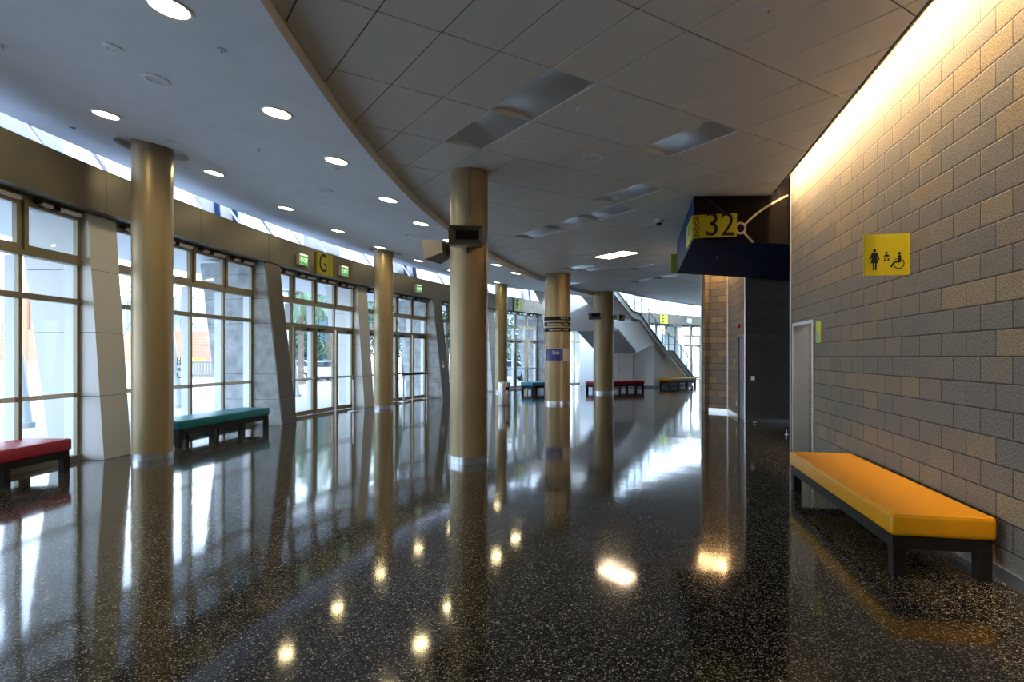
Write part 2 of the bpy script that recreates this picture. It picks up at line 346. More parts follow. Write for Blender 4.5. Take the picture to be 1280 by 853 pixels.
# sloping plaster soffit, with recessed round pockets where the outer columns pass through it
OUTC = [(4.32, 43.82), (16.75, 43.8), (28.8, 43.8), (-8.2, 43.8)]
m = MB(); rr = [R_EDGE, 41.0, 42.2, 43.0, 44.65, 45.45]
step = .72; phs = [-28.0]
special = sorted(a for a, _ in OUTC)
while phs[-1] < 33:
    nx = phs[-1] + step
    for sp_ in special:
        if phs[-1] < sp_ - .9 < nx + .35: nx = sp_ - .9; break
        if abs(phs[-1] - (sp_ - .9)) < 1e-6: nx = sp_ + .9; break
    phs.append(nx)
for a, b in zip(phs, phs[1:]):
    sp_ = [(p, r) for p, r in OUTC if abs(a - (p - .9)) < 1e-4 and abs(b - (p + .9)) < 1e-4]
    for r0, r1 in zip(rr, rr[1:]):
        if sp_ and r0 == 43.0:
            pc, rc = sp_[0]; c = pol(rc, pc); N = 40; sq = []; ci = []; cap = []
            for k in range(N):
                t = 2 * math.pi * k / N; d = rad(pc) * math.cos(t) + tan(pc) * math.sin(t); ci.append(c + d * .52)
                # walk out to the cell border
                lo, hi = .52, 3.
                for _ in range(30):
                    md = (lo + hi) / 2; q = c + d * md; r_ = math.hypot(CX - q.x, q.y - CY); p_ = math.degrees(math.atan2(q.y - CY, CX - q.x))
                    if r0 <= r_ <= r1 and a <= p_ <= b: lo = md
                    else: hi = md
                sq.append(c + d * lo)
            def up(q, dz=0): return Vector((q.x, q.y, soffit_z(math.hypot(CX - q.x, q.y - CY)) + dz))
            vs = [up(q) for q in sq] + [up(q) for q in ci] + [up(q, .1) for q in ci]
            fs = [(k, (k + 1) % N, N + (k + 1) % N, N + k) for k in range(N)] + [(N + k, N + (k + 1) % N, 2 * N + (k + 1) % N, 2 * N + k) for k in range(N)] + [tuple(range(2 * N, 3 * N))]
            m.add(vs, fs)
            for ca, cr in ((a, r0), (b, r0), (b, r1), (a, r1)):   # corners beyond the sampled rays
                pass
        else:
            m.add([pol(r0, a, soffit_z(r0)), pol(r1, a, soffit_z(r1)), pol(r1, b, soffit_z(r1)), pol(r0, b, soffit_z(r0))], [(0, 1, 2, 3)])
    m.add([pol(R_EDGE, a, soffit_z(R_EDGE)), pol(R_EDGE, b, soffit_z(R_EDGE)), pol(R_EDGE, b, TILE_Z + .03), pol(R_EDGE, a, TILE_Z + .03)], [(0, 1, 2, 3)])
    m.add([pol(45.45, a, soffit_z(45.45)), pol(45.45, b, soffit_z(45.45)), pol(45.45, b, 5.6), pol(45.45, a, 5.6)], [(0, 1, 2, 3)])
    m.add([pol(R_EDGE, a, 5.45), pol(45.45, a, 5.6), pol(45.45, b, 5.6), pol(R_EDGE, b, 5.45)], [(0, 1, 2, 3)])
for ph_ in (-28, 33): pass
struct(m.build('ceiling_soffit', PLASTER, loc=tuple(pol(42, 5, 4.3))))

# ------------------------------------------------------------------ facade: beam, clerestory, piers, bays
def pphi(k): return 4.03 + 6.29 * (k - 1)
K0, K1 = -2, 13
m = MB()
j = 4.15 - 3.145 * 11
while j < pphi(K1) + 3:
    N = 3; g = .006 / 44.5 * 57.3
    for q in range(N):
        a = j + g + (3.145 - 2 * g) * q / N; b = j + g + (3.145 - 2 * g) * (q + 1) / N
        m.hexa([pol(44.5, a, 3.92), pol(44.92, a, 3.92), pol(44.92, b, 3.92), pol(44.5, b, 3.92)], [pol(44.5, a, 4.60), pol(44.92, a, 4.60), pol(44.92, b, 4.60), pol(44.5, b, 4.60)])
    j += 3.145
struct(m.build('wall_left', BRONZE, loc=tuple(pol(44.7, 5, 3.9))))
m = MB(); sector(m, 44.52, 44.9, -30, 82, 3.925, 4.55, 110); struct(m.build('wall_left_core', JOINTCORE))
# clerestory glazing above the beam, leaning outwards
cl = empty('window_clerestory', tuple(pol(45, 5, 4.56))); struct(cl)
m = MB(); mm = MB()
def cler(a, b, r1, z1, every):
    n = max(1, int((b - a) / 1.0)); A = [a + (b - a) * i / n for i in range(n + 1)]
    for p, q in zip(A, A[1:]):
        m.add([pol(44.95, p, 4.56), pol(44.95, q, 4.56), pol(r1, q, z1), pol(r1, p, z1)], [(0, 1, 2, 3)])
    p = a
    while p < b:
        c0 = pol(44.95, p, 4.56); c1 = pol(r1, p, z1); mm.obox((c0 + c1) / 2, tan(p) * .012, rad(p) * .03, (c1 - c0) / 2); p += every
m2 = MB(); cler(-18, 33, 45.5, 5.3, 1.66); m_, m = m, m2; cler(33, 82, 46.3, 6.4, 1.66); m = m_
m.build('pane', TGLASS, cl); mm.build('mullion', ALU, cl); m2.build('upper_pane', GLASS, cl)
m = MB()
for k in range(6, 13):   # broad raking ribs in the atrium glazing
    for dp in (.4, 3.6):
        p = pphi(k) + dp; c0 = pol(44.8, p, 4.56); c1 = pol(46.15, p, 6.4); m.obox((c0 + c1) / 2, tan(p) * .14, rad(p) * .12, (c1 - c0) / 2)
m.build('rib', WHITE, cl)
# outdoor canopy over the footpath
m = MB(); sector(m, 45.0, 48.2, -30, 82, 4.02, 4.16, 80); struct(m.build('canopy', GREYW))

def pier(k):
    ph = pphi(k); pale = (k % 2 == 1); wdt = .78
    e = empty('facade_pier', tuple(pol(44.6, ph + .4, 0)))
    if pale: ri = lambda z: 44.46 + (44.74 - 44.46) * z / 3.92; ro = lambda z: 45.35 + .145 * z; J = [0, 1.01, 2.02, 3.02, 3.92]
    else: ri = lambda z: 44.09 + (44.56 - 44.09) * z / 3.92; ro = lambda z: 45.76 + .133 * z; J = [0, .61, 1.22, 1.82, 2.43, 3.03, 3.62, 3.92]
    cm = MB(); g = .004
    a, b = ph, ph + wdt
    for z0, z1 in zip(J, J[1:]):
        z0 += g; z1 -= g
        cm.hexa([pol(ri(z0), a, z0), pol(ro(z0), a, z0), pol(ro(z0), b, z0), pol(ri(z0), b, z0)], [pol(ri(z1), a, z1), pol(ro(z1), a, z1), pol(ro(z1), b, z1), pol(ri(z1), b, z1)])
    cm.build('cladding', PALE if pale else STONE, e)
    s = .012; a2, b2 = a + .015, b - .015
    MB().hexa([pol(ri(0) + s, a2, 0), pol(ro(0) - s, a2, 0), pol(ro(0) - s, b2, 0), pol(ri(0) + s, b2, 0)], [pol(ri(3.92) + s, a2, 3.92), pol(ro(3.92) - s, a2, 3.92), pol(ro(3.92) - s, b2, 3.92), pol(ri(3.92) + s, b2, 3.92)]).build('core', JOINTCORE, e)
    if not pale:
        fm = MB()
        for z0, z1 in ((0.005, .605), (.61, 1.815), (1.82, 3.025), (3.03, 3.915)):
            fm.hexa([pol(ri(z0) - .03, a - .012, z0), pol(ri(z0) + .002, a - .012, z0), pol(ri(z0) + .002, b, z0), pol(ri(z0) - .03, b, z0)], [pol(ri(z1) - .03, a - .012, z1), pol(ri(z1) + .002, a - .012, z1), pol(ri(z1) + .002, b, z1), pol(ri(z1) - .03, b, z1)])
        fm.build('fin', FIN, e)
    ub = MB(); N = 4; f0, f1 = ph - (.9 if pale else .3), ph + (1.3 if pale else 1.5)
    for i in range(N):
        a3, b3 = f0 + (f1 - f0) * i / N, f0 + (f1 - f0) * (i + 1) / N; ub.hexa([pol(45.95, a3, 4.16), pol(46.1, a3, 4.16), pol(46.1, b3, 4.16), pol(45.95, b3, 4.16)], [pol(46.1, a3, 5.75), pol(46.25, a3, 5.75), pol(46.25, b3, 5.75), pol(46.1, b3, 5.75)])
    ub.build('upper_blade', PALE, e)
    if not pale:
        for dp in (.25, 1.1): MB().hexa([pol(45.85, ph + dp, 4.16), pol(45.93, ph + dp, 4.16), pol(45.93, ph + dp + .12, 4.16), pol(45.85, ph + dp + .12, 4.16)], [pol(46.0, ph + dp, 5.75), pol(46.08, ph + dp, 5.75), pol(46.08, ph + dp + .12, 5.75), pol(46.0, ph + dp + .12, 5.75)]).build('blade_bar', NAVYS, e)
    if k == 4:
        q = pol(ri(1.32) - .035, ph + .30, 1.32); MB().obox(q, tan(ph) * .07, rad(ph) * .004, (Z3 * 1 + rad(ph) * .12) * .12).build('notice', WHP, e)
        MB().obox(q + Z3 * .05 - rad(ph) * .002, tan(ph) * .05, rad(ph) * .005, Z3 * .04).build('notice_panel', REDP, e)
    return e
PL = {0: None, 1: 'pale panelled leaning pier beside the near left round column', 2: 'grey stone leaning pier with dark fin beyond the teal bench', 3: 'pale panelled leaning pier right of the G doors', 4: 'stone pier with dark fin carrying a small red notice', 5: 'pale panelled pier just left of the column with the bin', 6: 'stone pier with dark fin behind the small blue bench'}
for k in range(K0 + 1, K1 + 1):
    e = pier(k)
    if PL.get(k): tag(e, PL[k], 'pier')
    elif k < 1: tag(e, 'leaning facade pier behind the camera on the window side', 'pier', 'facade piers behind the camera')
    else: tag(e, 'leaning facade pier of the far atrium glass wall', 'pier', 'far atrium facade piers')

RG = 44.87; PW = 1.3725
def bay(k, doors, full=True):
    pb = pphi(k + 1); pa = pb - 4 * PW; e = empty(('door_' if doors else 'window_') + str(k - K0 + 1), tuple(pol(RG, (pa + pb) / 2, 0))); struct(e)
    cuts = [pa + PW * i for i in range(5)]
    f = MB(); fo = MB()
    for i, c in enumerate(cuts):
        o = .035 if i == 0 else (-.035 if i == 4 else 0)
        if doors and i in (1, 3): f.obox(pol(RG + .02, c, (2.47 + 3.9) / 2), tan(c) * .028, rad(c) * .03, Z3 * .72)
        else: f.obox(pol(RG + .02, c, 1.96) + tan(c) * o, tan(c) * (.045 if doors and i == 2 else .028), rad(c) * .03, Z3 * 1.96)
        if not (doors and i in (1, 3)): fo.obox(pol(RG + .13, c, 1.54) + tan(c) * o, tan(c) * .026, rad(c) * .075, Z3 * 1.53)
        else: fo.obox(pol(RG + .13, c, 2.8) + tan(c) * o, tan(c) * .026, rad(c) * .075, Z3 * .27)
    rails = [(2.46, 2.54, .06), (3.07, 3.15, .07), (3.84, 3.92, .06)] + ([] if doors else [(0, .09, .06)])
    for a, b in zip(cuts, cuts[1:]):
        p, q = pol(RG, a), pol(RG, b); c = (p + q) / 2; h = (q - p) / 2; nn = rad((a + b) / 2)
        for z0, z1, d in rails: f.obox(c + Z3 * (z0 + z1) / 2 + nn * .02, h, nn * d, Z3 * (z1 - z0) / 2)
    f.build('frame', FRAMEM, e); fo.build('outer_fin', OUTF, e)
    g = MB(); op = []
    for i, (a, b) in enumerate(zip(cuts, cuts[1:])):
        p, q = pol(RG + .05, a), pol(RG + .05, b); c = (p + q) / 2; h = (q - p) / 2; nn = rad((a + b) / 2); tt = h.normalized(); L = h.length
        for z0, z1 in ([] if doors else [(.09, 2.46)]) + [(2.54, 3.07)]: g.obox(c + Z3 * (z0 + z1) / 2, tt * (L - .03), nn * .004, Z3 * (z1 - z0) / 2)
        # opening top sash
        s = MB(); ci = c - nn * .06
        for sg in (-1, 1): s.obox(ci + tt * sg * (L - .065) + Z3 * 3.495, tt * .035, nn * .035, Z3 * .345)
        for zc in (3.185, 3.805): s.obox(ci + Z3 * zc, tt * (L - .1), nn * .035, Z3 * .035)
        so = s.build('sash', FRAMEM, e)
        MB().obox(ci + Z3 * 3.495, tt * (L - .1), nn * .004, Z3 * .275).build('sash_pane', GLASS, so)
        o = MB(); w = ci - nn * .075; o.obox(w + Z3 * 3.845 + tt * .08, tt * .36, nn * .03, Z3 * .025); ow = o.build('window_opener', WHP if k < 3 else ALU, e)
        o = MB(); o.obox(w + Z3 * 3.85 - tt * .03, tt * .06, nn * .036, Z3 * .035); o.obox(w + Z3 * 3.87 - tt * .33, tt * .05, nn * .03, Z3 * .02)
        o.path([w - tt * .33 + Z3 * 3.91, w - tt * .37 + Z3 * 3.86, w - tt * .3 + Z3 * 3.80, w - tt * .2 + Z3 * 3.83], .008, 6); o.build('bracket', BLACK, ow)
        if doors:
            d = MB(); cc = c - nn * .05; hl = L - .03
            if i == 3: hl -= .03
            for sg in (-1, 1): d.obox(cc + tt * sg * (hl - .045) + Z3 * 1.235, tt * .045, nn * .03, Z3 * 1.22)
            for z0, z1 in ((.015, .13), (2.34, 2.455), (.98, 1.03)): d.obox(cc + Z3 * (z0 + z1) / 2, tt * (hl - .09), nn * .028, Z3 * (z1 - z0) / 2)
            lf = d.build('door_leaf', FRAMEM, e)
            MB().obox(cc + Z3 * 1.235, tt * (hl - .09), nn * .004, Z3 * 1.105).build('leaf_pane', GLASS, lf)
            MB().obox(cc - nn * .06 + Z3 * 1.02, tt * (hl - .06), nn * .02, Z3 * .022).build('push_bar', ALU, lf)
            sd = 1 if i % 2 == 0 else -1
            hh = cc + tt * sd * (hl - .06) + nn * .09
            MB().path([hh + Z3 * .75 - nn * .06, hh + Z3 * .75, hh + Z3 * 1.35, hh + Z3 * 1.35 - nn * .06], .014, 8).build('pull_handle', STEEL, lf)
            cz = cc - nn * .06 - tt * sd * (hl - .25); q = MB().obox(cz + Z3 * 2.40, tt * .13, nn * .03, Z3 * .03); q.obox(cz + Z3 * 2.44 + tt * sd * .2, tt * .2, nn * .012, Z3 * .008); q.build('door_closer', DARKM, lf)
    g.build('pane', GLASS, e)
    if not doors:
        st = MB()
        for a, b in zip(cuts, cuts[1:]):
            p, q = pol(RG + .044, a), pol(RG + .044, b); c = (p + q) / 2; h = (q - p) / 2
            st.obox(c + Z3 * 1.03, h.normalized() * (h.length - .03), rad((a + b) / 2) * .001, Z3 * .035)
        st.build('safety_strip', WHP, e)
for k in range(K0, K1): bay(k, k in (2, 3, 5, 9, 11))

# sills where the benches stand: a bright gap strip is the sill itself
def beam_pt(ph, z, off=0.): return pol(44.5 - off, ph, z)
def exit_sign(ph, label, group=None, z=4.19):
    e = empty('exit_sign', tuple(beam_pt(ph, z - .16, .05)));
    M = frame(beam_pt(ph, z, .06), tan(ph), Z3)
    MB().obox(beam_pt(ph, z, .05), tan(ph) * .2, rad(ph) * .05, Z3 * .15).build('case', WHP, e, bevel=.008)
    MB().obox(beam_pt(ph, z - .01, .102), tan(ph) * .18, rad(ph) * .004, Z3 * .11).build('green_panel', GREEN, e)
    t = text_mb('EXIT', .17, .002).xf(frame(beam_pt(ph, z - .02, .108), tan(ph), Z3)); t.build('lettering', LITW, e)
    MB().obox(beam_pt(ph, z + .125, .102), tan(ph) * .18, rad(ph) * .005, Z3 * .018).build('lamp_strip', LITW, e)
    tag(e, label, 'exit sign', group)
def phi_of(px, r=44.5):
    rho = (px - 640) / 745.; # ray from the hall's survey point
    A = 1 + rho * rho; B = -2 * (CX * rho + CY); Cc = CX * CX + CY * CY - r * r; Y = (-B + math.sqrt(B * B - 4 * A * Cc)) / (2 * A); X = rho * Y
    return math.degrees(math.atan2(Y - CY, CX - X))
exit_sign(12.25, 'green EXIT sign on the beam left of the yellow G sign')
exit_sign(15.0, 'green EXIT sign on the beam right of the yellow G sign')
exit_sign(21.25, 'green EXIT sign on the beam right of the second window-side column')
def letter_sign(ph, letter, label, w=.78, z0=3.93, z1=4.54, mt=None):
    z = (z0 + z1) / 2; e = empty('letter_sign', tuple(beam_pt(ph, z0, .04)))
    MB().obox(beam_pt(ph, z, .03), tan(ph) * w / 2, rad(ph) * .03, Z3 * (z1 - z0) / 2).build('board', mt or SIGNY, e)
    text_mb(letter, .72, .002, .82).xf(frame(beam_pt(ph, z, .064) - tan(ph) * .12, tan(ph), Z3)).build('letter', BLACK, e)
    MB().obox(beam_pt(ph, z, .062), tan(ph) * .01, rad(ph) * .003, Z3 * (z1 - z0) / 2).xf(Matrix.Translation(tan(ph) * (w / 2 - .17))).build('divider', BLACK, e)
    tag(e, label, 'sign')
letter_sign(13.72, 'G', 'yellow sign with black letter G on the beam above glass doors')
letter_sign(32.3, 'F', 'yellow sign with black letter F on the beam of the far doors', mt=SIGNG)
letter_sign(52.0, 'E', 'lime letter sign on the far atrium beam behind the stair', mt=SIGNG)
exit_sign(55.6, 'far atrium EXIT sign nearest the lime letter sign'); exit_sign(62.5, 'far atrium EXIT sign in the middle of the visible beam'); exit_sign(67.5, 'far atrium EXIT sign beside the block wall edge')

# ------------------------------------------------------------------ block walls on the right
def uvfn(origin, d):
    return lambda q: ((q - origin).dot(d), q.z)
m = MB(); TH = .2; ZT = 5.5
DT0, DT1, DH = 5.05, 6.30, 2.2
def wseg(mb, t0, t1, z0, z1, th=TH): mb.hexa([wp(t0, 0, z0), wp(t0, th, z0), wp(t1, th, z0), wp(t1, 0, z0)], [wp(t0, 0, z1), wp(t0, th, z1), wp(t1, th, z1), wp(t1, 0, z1)])
wseg(m, -10.5, DT0, 0, ZT); wseg(m, DT0, DT1, DH, ZT); wseg(m, DT1, 6.52, 0, ZT)
m.uv = uvfn(W0, WD); struct(m.build('wall_right', BLOCK))
# corridor behind the doorway
m = MB(); m.hexa([wp(4.0, 1.5, 0), wp(4.0, 1.6, 0), wp(6.9, 1.6, 0), wp(6.9, 1.5, 0)], [wp(4.0, 1.5, 3), wp(4.0, 1.6, 3), wp(6.9, 1.6, 3), wp(6.9, 1.5, 3)]); m.uv = uvfn(W0, WD); struct(m.build('wall_corridor', CREAMBLOCK))
m = MB(); m.hexa([wp(6.42, .2, .0), wp(6.42, 1.5, 0), wp(6.52, 1.5, 0), wp(6.52, .2, 0)], [wp(6.42, .2, 3), wp(6.42, 1.5, 3), wp(6.52, 1.5, 3), wp(6.52, .2, 3)]); m.uv = uvfn(W0, WN); struct(m.build('wall_corridor_end', CREAMBLOCK))
m = MB(); m.hexa([wp(3.0, .2, 2.6), wp(3.0, 1.6, 2.6), wp(6.5, 1.6, 2.6), wp(6.5, .2, 2.6)], [wp(3.0, .2, 2.7), wp(3.0, 1.6, 2.7), wp(6.5, 1.6, 2.7), wp(6.5, .2, 2.7)]); struct(m.build('ceiling_corridor', WHITE))
m = MB(); m.hexa([wp(3.5, .2, 0), wp(3.5, 1.6, 0), wp(3.6, 1.6, 0), wp(3.6, .2, 0)], [wp(3.5, .2, 2.7), wp(3.5, 1.6, 2.7), wp(3.6, 1.6, 2.7), wp(3.6, .2, 2.7)]); struct(m.build('wall_corridor_near', WHITE))
m = MB(); m.obox(wp(5.5, 1.485, .06), WD * 1.4, WN * .012, Z3 * .06); struct(m.build('baseboard_corridor', BLACK))
e = empty('corridor_fill', tuple(wp(5.2, .85, 2.55))); MB().obox(wp(5.2, .9, 2.585), WD * .5, WN * .1, Z3 * .015).build('housing', WHP, e); MB().obox(wp(5.2, .9, 2.563), WD * .48, WN * .08, Z3 * .007).build('diffuser', mat('corridor_fill_glow', (1, .9, .8), .3, emis=(1, .86, .66), es=9.0), e); tag(e, 'added unseen lamp brightening the corridor behind the doorway', 'light')  # unseen fitting, added to brighten the corridor wall
# door frame
m = MB()
for t in (DT0 + .025, DT1 - .025): m.obox(wp(t, .1, DH / 2), WD * .025, WN * .125, Z3 * DH / 2)
m.obox(wp((DT0 + DT1) / 2, .1, DH - .025), WD * ((DT1 - DT0) / 2 - .05), WN * .125, Z3 * .025)
struct(m.build('trim_3', ALU))
m = MB(); m.obox(wp(6.525, .1, 2.75), WD * .008, WN * .11, Z3 * 2.75); m.obox(wp(6.5, -.006, 2.75), WD * .03, WN * .006, Z3 * 2.75); struct(m.build('trim_4', ALU))
m = MB(); m.obox(wp((-9.3 + DT0) / 2, -.008, .05), WD * (DT0 + 9.3) / 2, WN * .008, Z3 * .05); struct(m.build('baseboard_right', ALU))
# walls beyond: dark recess wall, door wall, angled wall
PB0 = Vector((5.81, 14.83, 0)); PB1 = Vector((6.33, 17.46, 0)); PC1 = Vector((5.745, 18.06, 0)); PD1 = Vector((12.0, 13.5, 0))
def wallseg(name, a, b, z1, mt, th=.2, z0=0, uo=None, flip=False):
    d = (b - a).normalized(); nn = Vector((d.y, -d.x, 0)) * (-1 if flip else 1); m = MB()
    m.hexa([a + Z3 * z0, b + Z3 * z0, b + nn * th + Z3 * z0, a + nn * th + Z3 * z0], [a + Z3 * z1, b + Z3 * z1, b + nn * th + Z3 * z1, a + nn * th + Z3 * z1]); m.uv = uvfn(a, d); return struct(m.build(name, mt))
dB = (PB1 - PB0).normalized(); tB = lambda Y: (Y - 14.83) / dB.y
# door wall with its doorway
m = MB(); nB = Vector((dB.y, -dB.x, 0)); LB = (PB1 - PB0).length; d0, d1 = .08, 1.08
for t0, t1, z0, z1 in ((0, d0, 0, ZT), (d0, d1, 2.2, ZT), (d1, LB, 0, ZT)):
    a = PB0 + dB * t0; b = PB0 + dB * t1; m.hexa([a + Z3 * z0, b + Z3 * z0, b + nB * .2 + Z3 * z0, a + nB * .2 + Z3 * z0], [a + Z3 * z1, b + Z3 * z1, b + nB * .2 + Z3 * z1, a + nB * .2 + Z3 * z1])
m.uv = uvfn(PB0, dB); struct(m.build('wall_niche', BLOCK))
wallseg('wall_angled', PB1, PC1, ZT, BLOCK)
SHADEBLOCK = blockwork('shaded_blockwork', cols=((0, (.016, .014, .012)), (.5, (.021, .018, .015)), (1, (.028, .023, .017))), joint=(.006, .006, .006))  # block colours darkened to carry the shade of the recess
wallseg('wall_recess', PB0, PD1, ZT, SHADEBLOCK, flip=True)
wallseg('wall_recess_side', Vector((9.2, 8.5, 0)), Vector((9.6, 15.5, 0)), ZT, SHADEBLOCK)
wallseg('wall_behind_corner', PC1, PC1 + Vector((20, 3.2, 0)), ZT, BLOCK)
e = empty('door_niche', tuple(PB0 + dB * .58)); struct(e)
MB().obox(PB0 + dB * .58 + nB * .06 + Z3 * 1.09, dB * .46, nB * .022, Z3 * 1.08).build('leaf', GREYD, e)
q = MB()
for t in (d0 + .02, d1 - .02): q.obox(PB0 + dB * t + nB * .08 + Z3 * 1.1, dB * .02, nB * .09, Z3 * 1.1)
q.obox(PB0 + dB * .58 + nB * .08 + Z3 * 2.18, dB * .46, nB * .09, Z3 * .02); q.build('frame', GREYD, e)
MB().path([PB0 + dB * .2 + nB * .03 + Z3 * 1.0, PB0 + dB * .2 - nB * .03 + Z3 * 1.0, PB0 + dB * .32 - nB * .03 + Z3 * 1.0], .012).build('handle', STEEL, e)
q = MB().obox(PB0 + dB * .5 + nB * .034 + Z3 * 1.45, dB * .05, nB * .003, Z3 * .46).build('warning_strip', REDP, e)
t = text_mb('KEEP DOOR CLOSED', .09, .001, 1.0).xf(frame(PB0 + dB * .5 + nB * .029 + Z3 * 1.45, Z3, dB)); t.build('lettering', WHP, q)
# metal edges and skirtings of the far walls
m = MB()
for c in (PC1, PB1, PB0): m.tube(c - Vector((.01, .01, 0)), c + Z3 * 4.5 - Vector((.01, .01, 0)), .022, n=8)
struct(m.build('trim_5', ALU))
m = MB()
def skirt(mb, a, b, h=.1, side=1):
    d = (b - a).normalized(); nn = Vector((d.y, -d.x, 0)) * -side; mb.obox((a + b) / 2 + nn * .008 + Z3 * h / 2, (b - a) / 2, nn * .008, Z3 * h / 2)
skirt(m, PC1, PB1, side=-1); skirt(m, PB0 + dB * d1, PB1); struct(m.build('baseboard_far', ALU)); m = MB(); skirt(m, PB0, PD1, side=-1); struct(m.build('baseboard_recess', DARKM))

# back and outer closing walls (behind the camera and to the right)
wallseg('wall_back', Vector((-9.5, -5.0, 0)), Vector((2.6, -5.2, 0)), 5.6, BLOCK)  # unseen wall, set close behind the camera to darken the near hall
m = MB()
for i in range(40):
    a, b = pol(30, 20 + 3 * i), pol(30, 23 + 3 * i)
struct(wallseg('wall_far_right', Vector((26, 18, 0)), Vector((30, 60, 0)), 9.4, WHITE))

# ------------------------------------------------------------------ blue bulkhead over the recess
bk = empty('bulkhead', (4.2, 12.5, 3.6))
A0, A1 = Vector((3.245, 10.65, EYE + 2.1)), Vector((4.93, 10.62, EYE + 2.0)); B0, B1, B2 = Vector((4.14, 14.97, EYE + 2.09)), Vector((5.78, 14.74, EYE + 1.96)), Vector((6.9, 14.4, EYE + 1.83))
TOPZ = 4.505
def at(p, z): return Vector((p.x, p.y, z))
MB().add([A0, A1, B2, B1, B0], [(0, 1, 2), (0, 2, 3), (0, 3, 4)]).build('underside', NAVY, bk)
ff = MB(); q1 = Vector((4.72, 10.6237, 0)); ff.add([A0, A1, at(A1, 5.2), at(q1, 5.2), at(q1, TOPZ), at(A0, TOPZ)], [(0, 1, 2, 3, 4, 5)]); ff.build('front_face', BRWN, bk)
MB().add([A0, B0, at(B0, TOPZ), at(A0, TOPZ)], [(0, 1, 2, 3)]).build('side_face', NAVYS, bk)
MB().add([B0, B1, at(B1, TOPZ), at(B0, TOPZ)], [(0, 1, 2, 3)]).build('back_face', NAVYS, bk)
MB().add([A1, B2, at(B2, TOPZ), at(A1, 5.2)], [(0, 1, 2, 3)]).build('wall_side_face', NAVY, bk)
# painted line and ring emblem on the front
def fpt(px, py, off=.006):
    rho = (px - 640) / 745.; Y = 10.65 - .018 * (rho * 10.65 - 3.245); return Vector((rho * Y, Y - off, EYE - (py - 446) / 745. * Y))
def ribbon(pts, w, off=.004):
    mb = MB()
    for a, b in zip(pts, pts[1:]):
        d = (b - a).normalized(); s = d.cross(Vector((0, 1, 0))).normalized() * w / 2; e_ = d * w * .12; y = Vector((0, -off, 0))
        mb.slab([a - e_ - s, b + e_ - s, b + e_ + s, a - e_ + s], y)
    return mb
rb = ribbon([fpt(*p) for p in ((930, 282), (938, 274), (947, 266.5), (957, 259.5), (967, 253.5), (978, 247.5), (985, 244.3))], .035)
o_ = rb.build('curved_line', LINE, bk)
ribbon([fpt(930, 291), fpt(933, 295), fpt(941, 303)], .04).build('short_line', LINE, bk)
ribbon([fpt(881, 247), fpt(893, 256), fpt(906, 267)], .02).build('faint_line', NAVYS, bk)
ring = [fpt(925.5 + 6 * math.cos(a), 285.5 + 6.5 * math.sin(a)) for a in [2 * math.pi * i / 28 for i in range(29)]]
ribbon(ring, .035).build('ring', LINE, bk)
tag(bk, 'dark blue boxed bulkhead with ring emblem hanging over the recess', 'bulkhead')
ds = empty('door_number_sign', (3.6, 10.6, 3.75))
MB().slab([fpt(865, 298.6, .0), fpt(920, 296, .0), fpt(920.3, 267, .0), fpt(865, 270, .0)], (0, -.035, 0)).build('board', SIGNY, ds)
c = (fpt(890, 283) + fpt(890, 283)) / 2
text_mb('32', .60, .002, .92).xf(frame(fpt(899, 282.5, .04), (1, 0, 0), Z3)).build('number', BLACK, ds)
text_mb('DOOR', .115, .001, 1.1).xf(frame(fpt(870.6, 283.5, .04), Z3, (-1, 0, 0))).build('lettering', BLACK, ds)
sd = (B0 - A0); sd.z = 0; sd.normalize(); sn = Vector((-sd.y, sd.x, 0))
MB().slab([A0 + Z3 * .02, A0 + sd * 1.1 + Z3 * .02, A0 + sd * 1.1 + Z3 * .42, A0 + Z3 * .42], sn * .035).build('side_board', SIGNG, ds)
text_mb('<', .4, .002).xf(frame(A0 + sd * .55 + Z3 * .22 + sn * .038, -sd, Z3)).build('arrow', BLACK, ds)
tag(ds, 'yellow sign reading DOOR 32 wrapping the corner of the blue bulkhead', 'sign')
MB().obox(B0 - sd * .03 + sn * .05 + Z3 * .24, sd * .03, sn * .09, Z3 * .24).build('bulkhead_end_sign', SIGNG)
tag(bpy.data.objects['bulkhead_end_sign'], 'thin lime sign seen edge-on at the far corner of the bulkhead', 'sign')
q = empty('smoke_detector', (4.6, 12.3, 3.6)); MB().lathe([(0, -.02), (.035, -.02), (.05, 0), (.05, .05)], (4.66, 12.35, 3.665), 20).build('body', STEEL, q, smooth=True); tag(q, 'small smoke detector on the navy underside of the bulkhead', 'detector')
q = empty('downlight', (4.3, 12.3, 3.6)); MB().lathe([(0, -.01), (.02, -.01), (.03, 0), (.03, .05)], (4.22, 12.25, 3.68), 20).build('rim', ALU, q, smooth=True); tag(q, 'tiny unlit spotlight on the navy underside of the bulkhead', 'light')

# ------------------------------------------------------------------ cove light above the block wall
m = MB()
cv = empty('cove_batten', tuple(wp(0, -.15, 4.8)))
for i in range(-8, 5):
    t = i * 1.15 + .35
    m.tube(wp(t - .54, -.262, 4.74), wp(t + .54, -.262, 4.74), .016, n=10)
m.tube(wp(5.60, -.262, 4.74), wp(6.42, -.262, 4.74), .016, n=10); m.build('tube', WARM, cv); MB().obox(wp(-1.5, -.255, 4.80), WD * 8.0, WN * .03, Z3 * .035).build('housing', WHP, cv)
tag(cv, 'warm fluorescent batten hidden in the slot above the block wall', 'light')
m = MB(); m.obox(wp(-4.6, -.15, 5.35), WD * 11.2, WN * .2, Z3 * .05); m.obox(wp(-4.6, -.3, 4.95), WD * 11.2, WN * .012, Z3 * .42); struct(m.build('ceiling_cove', PLASTER))
m = MB(); cf = (PC1 + PB1) / 2; nC = Vector((-(PC1 - PB1).y, (PC1 - PB1).x, 0)).normalized()
c2 = empty('cove_batten', (5.6, 17.2, 4.4)); m = MB()
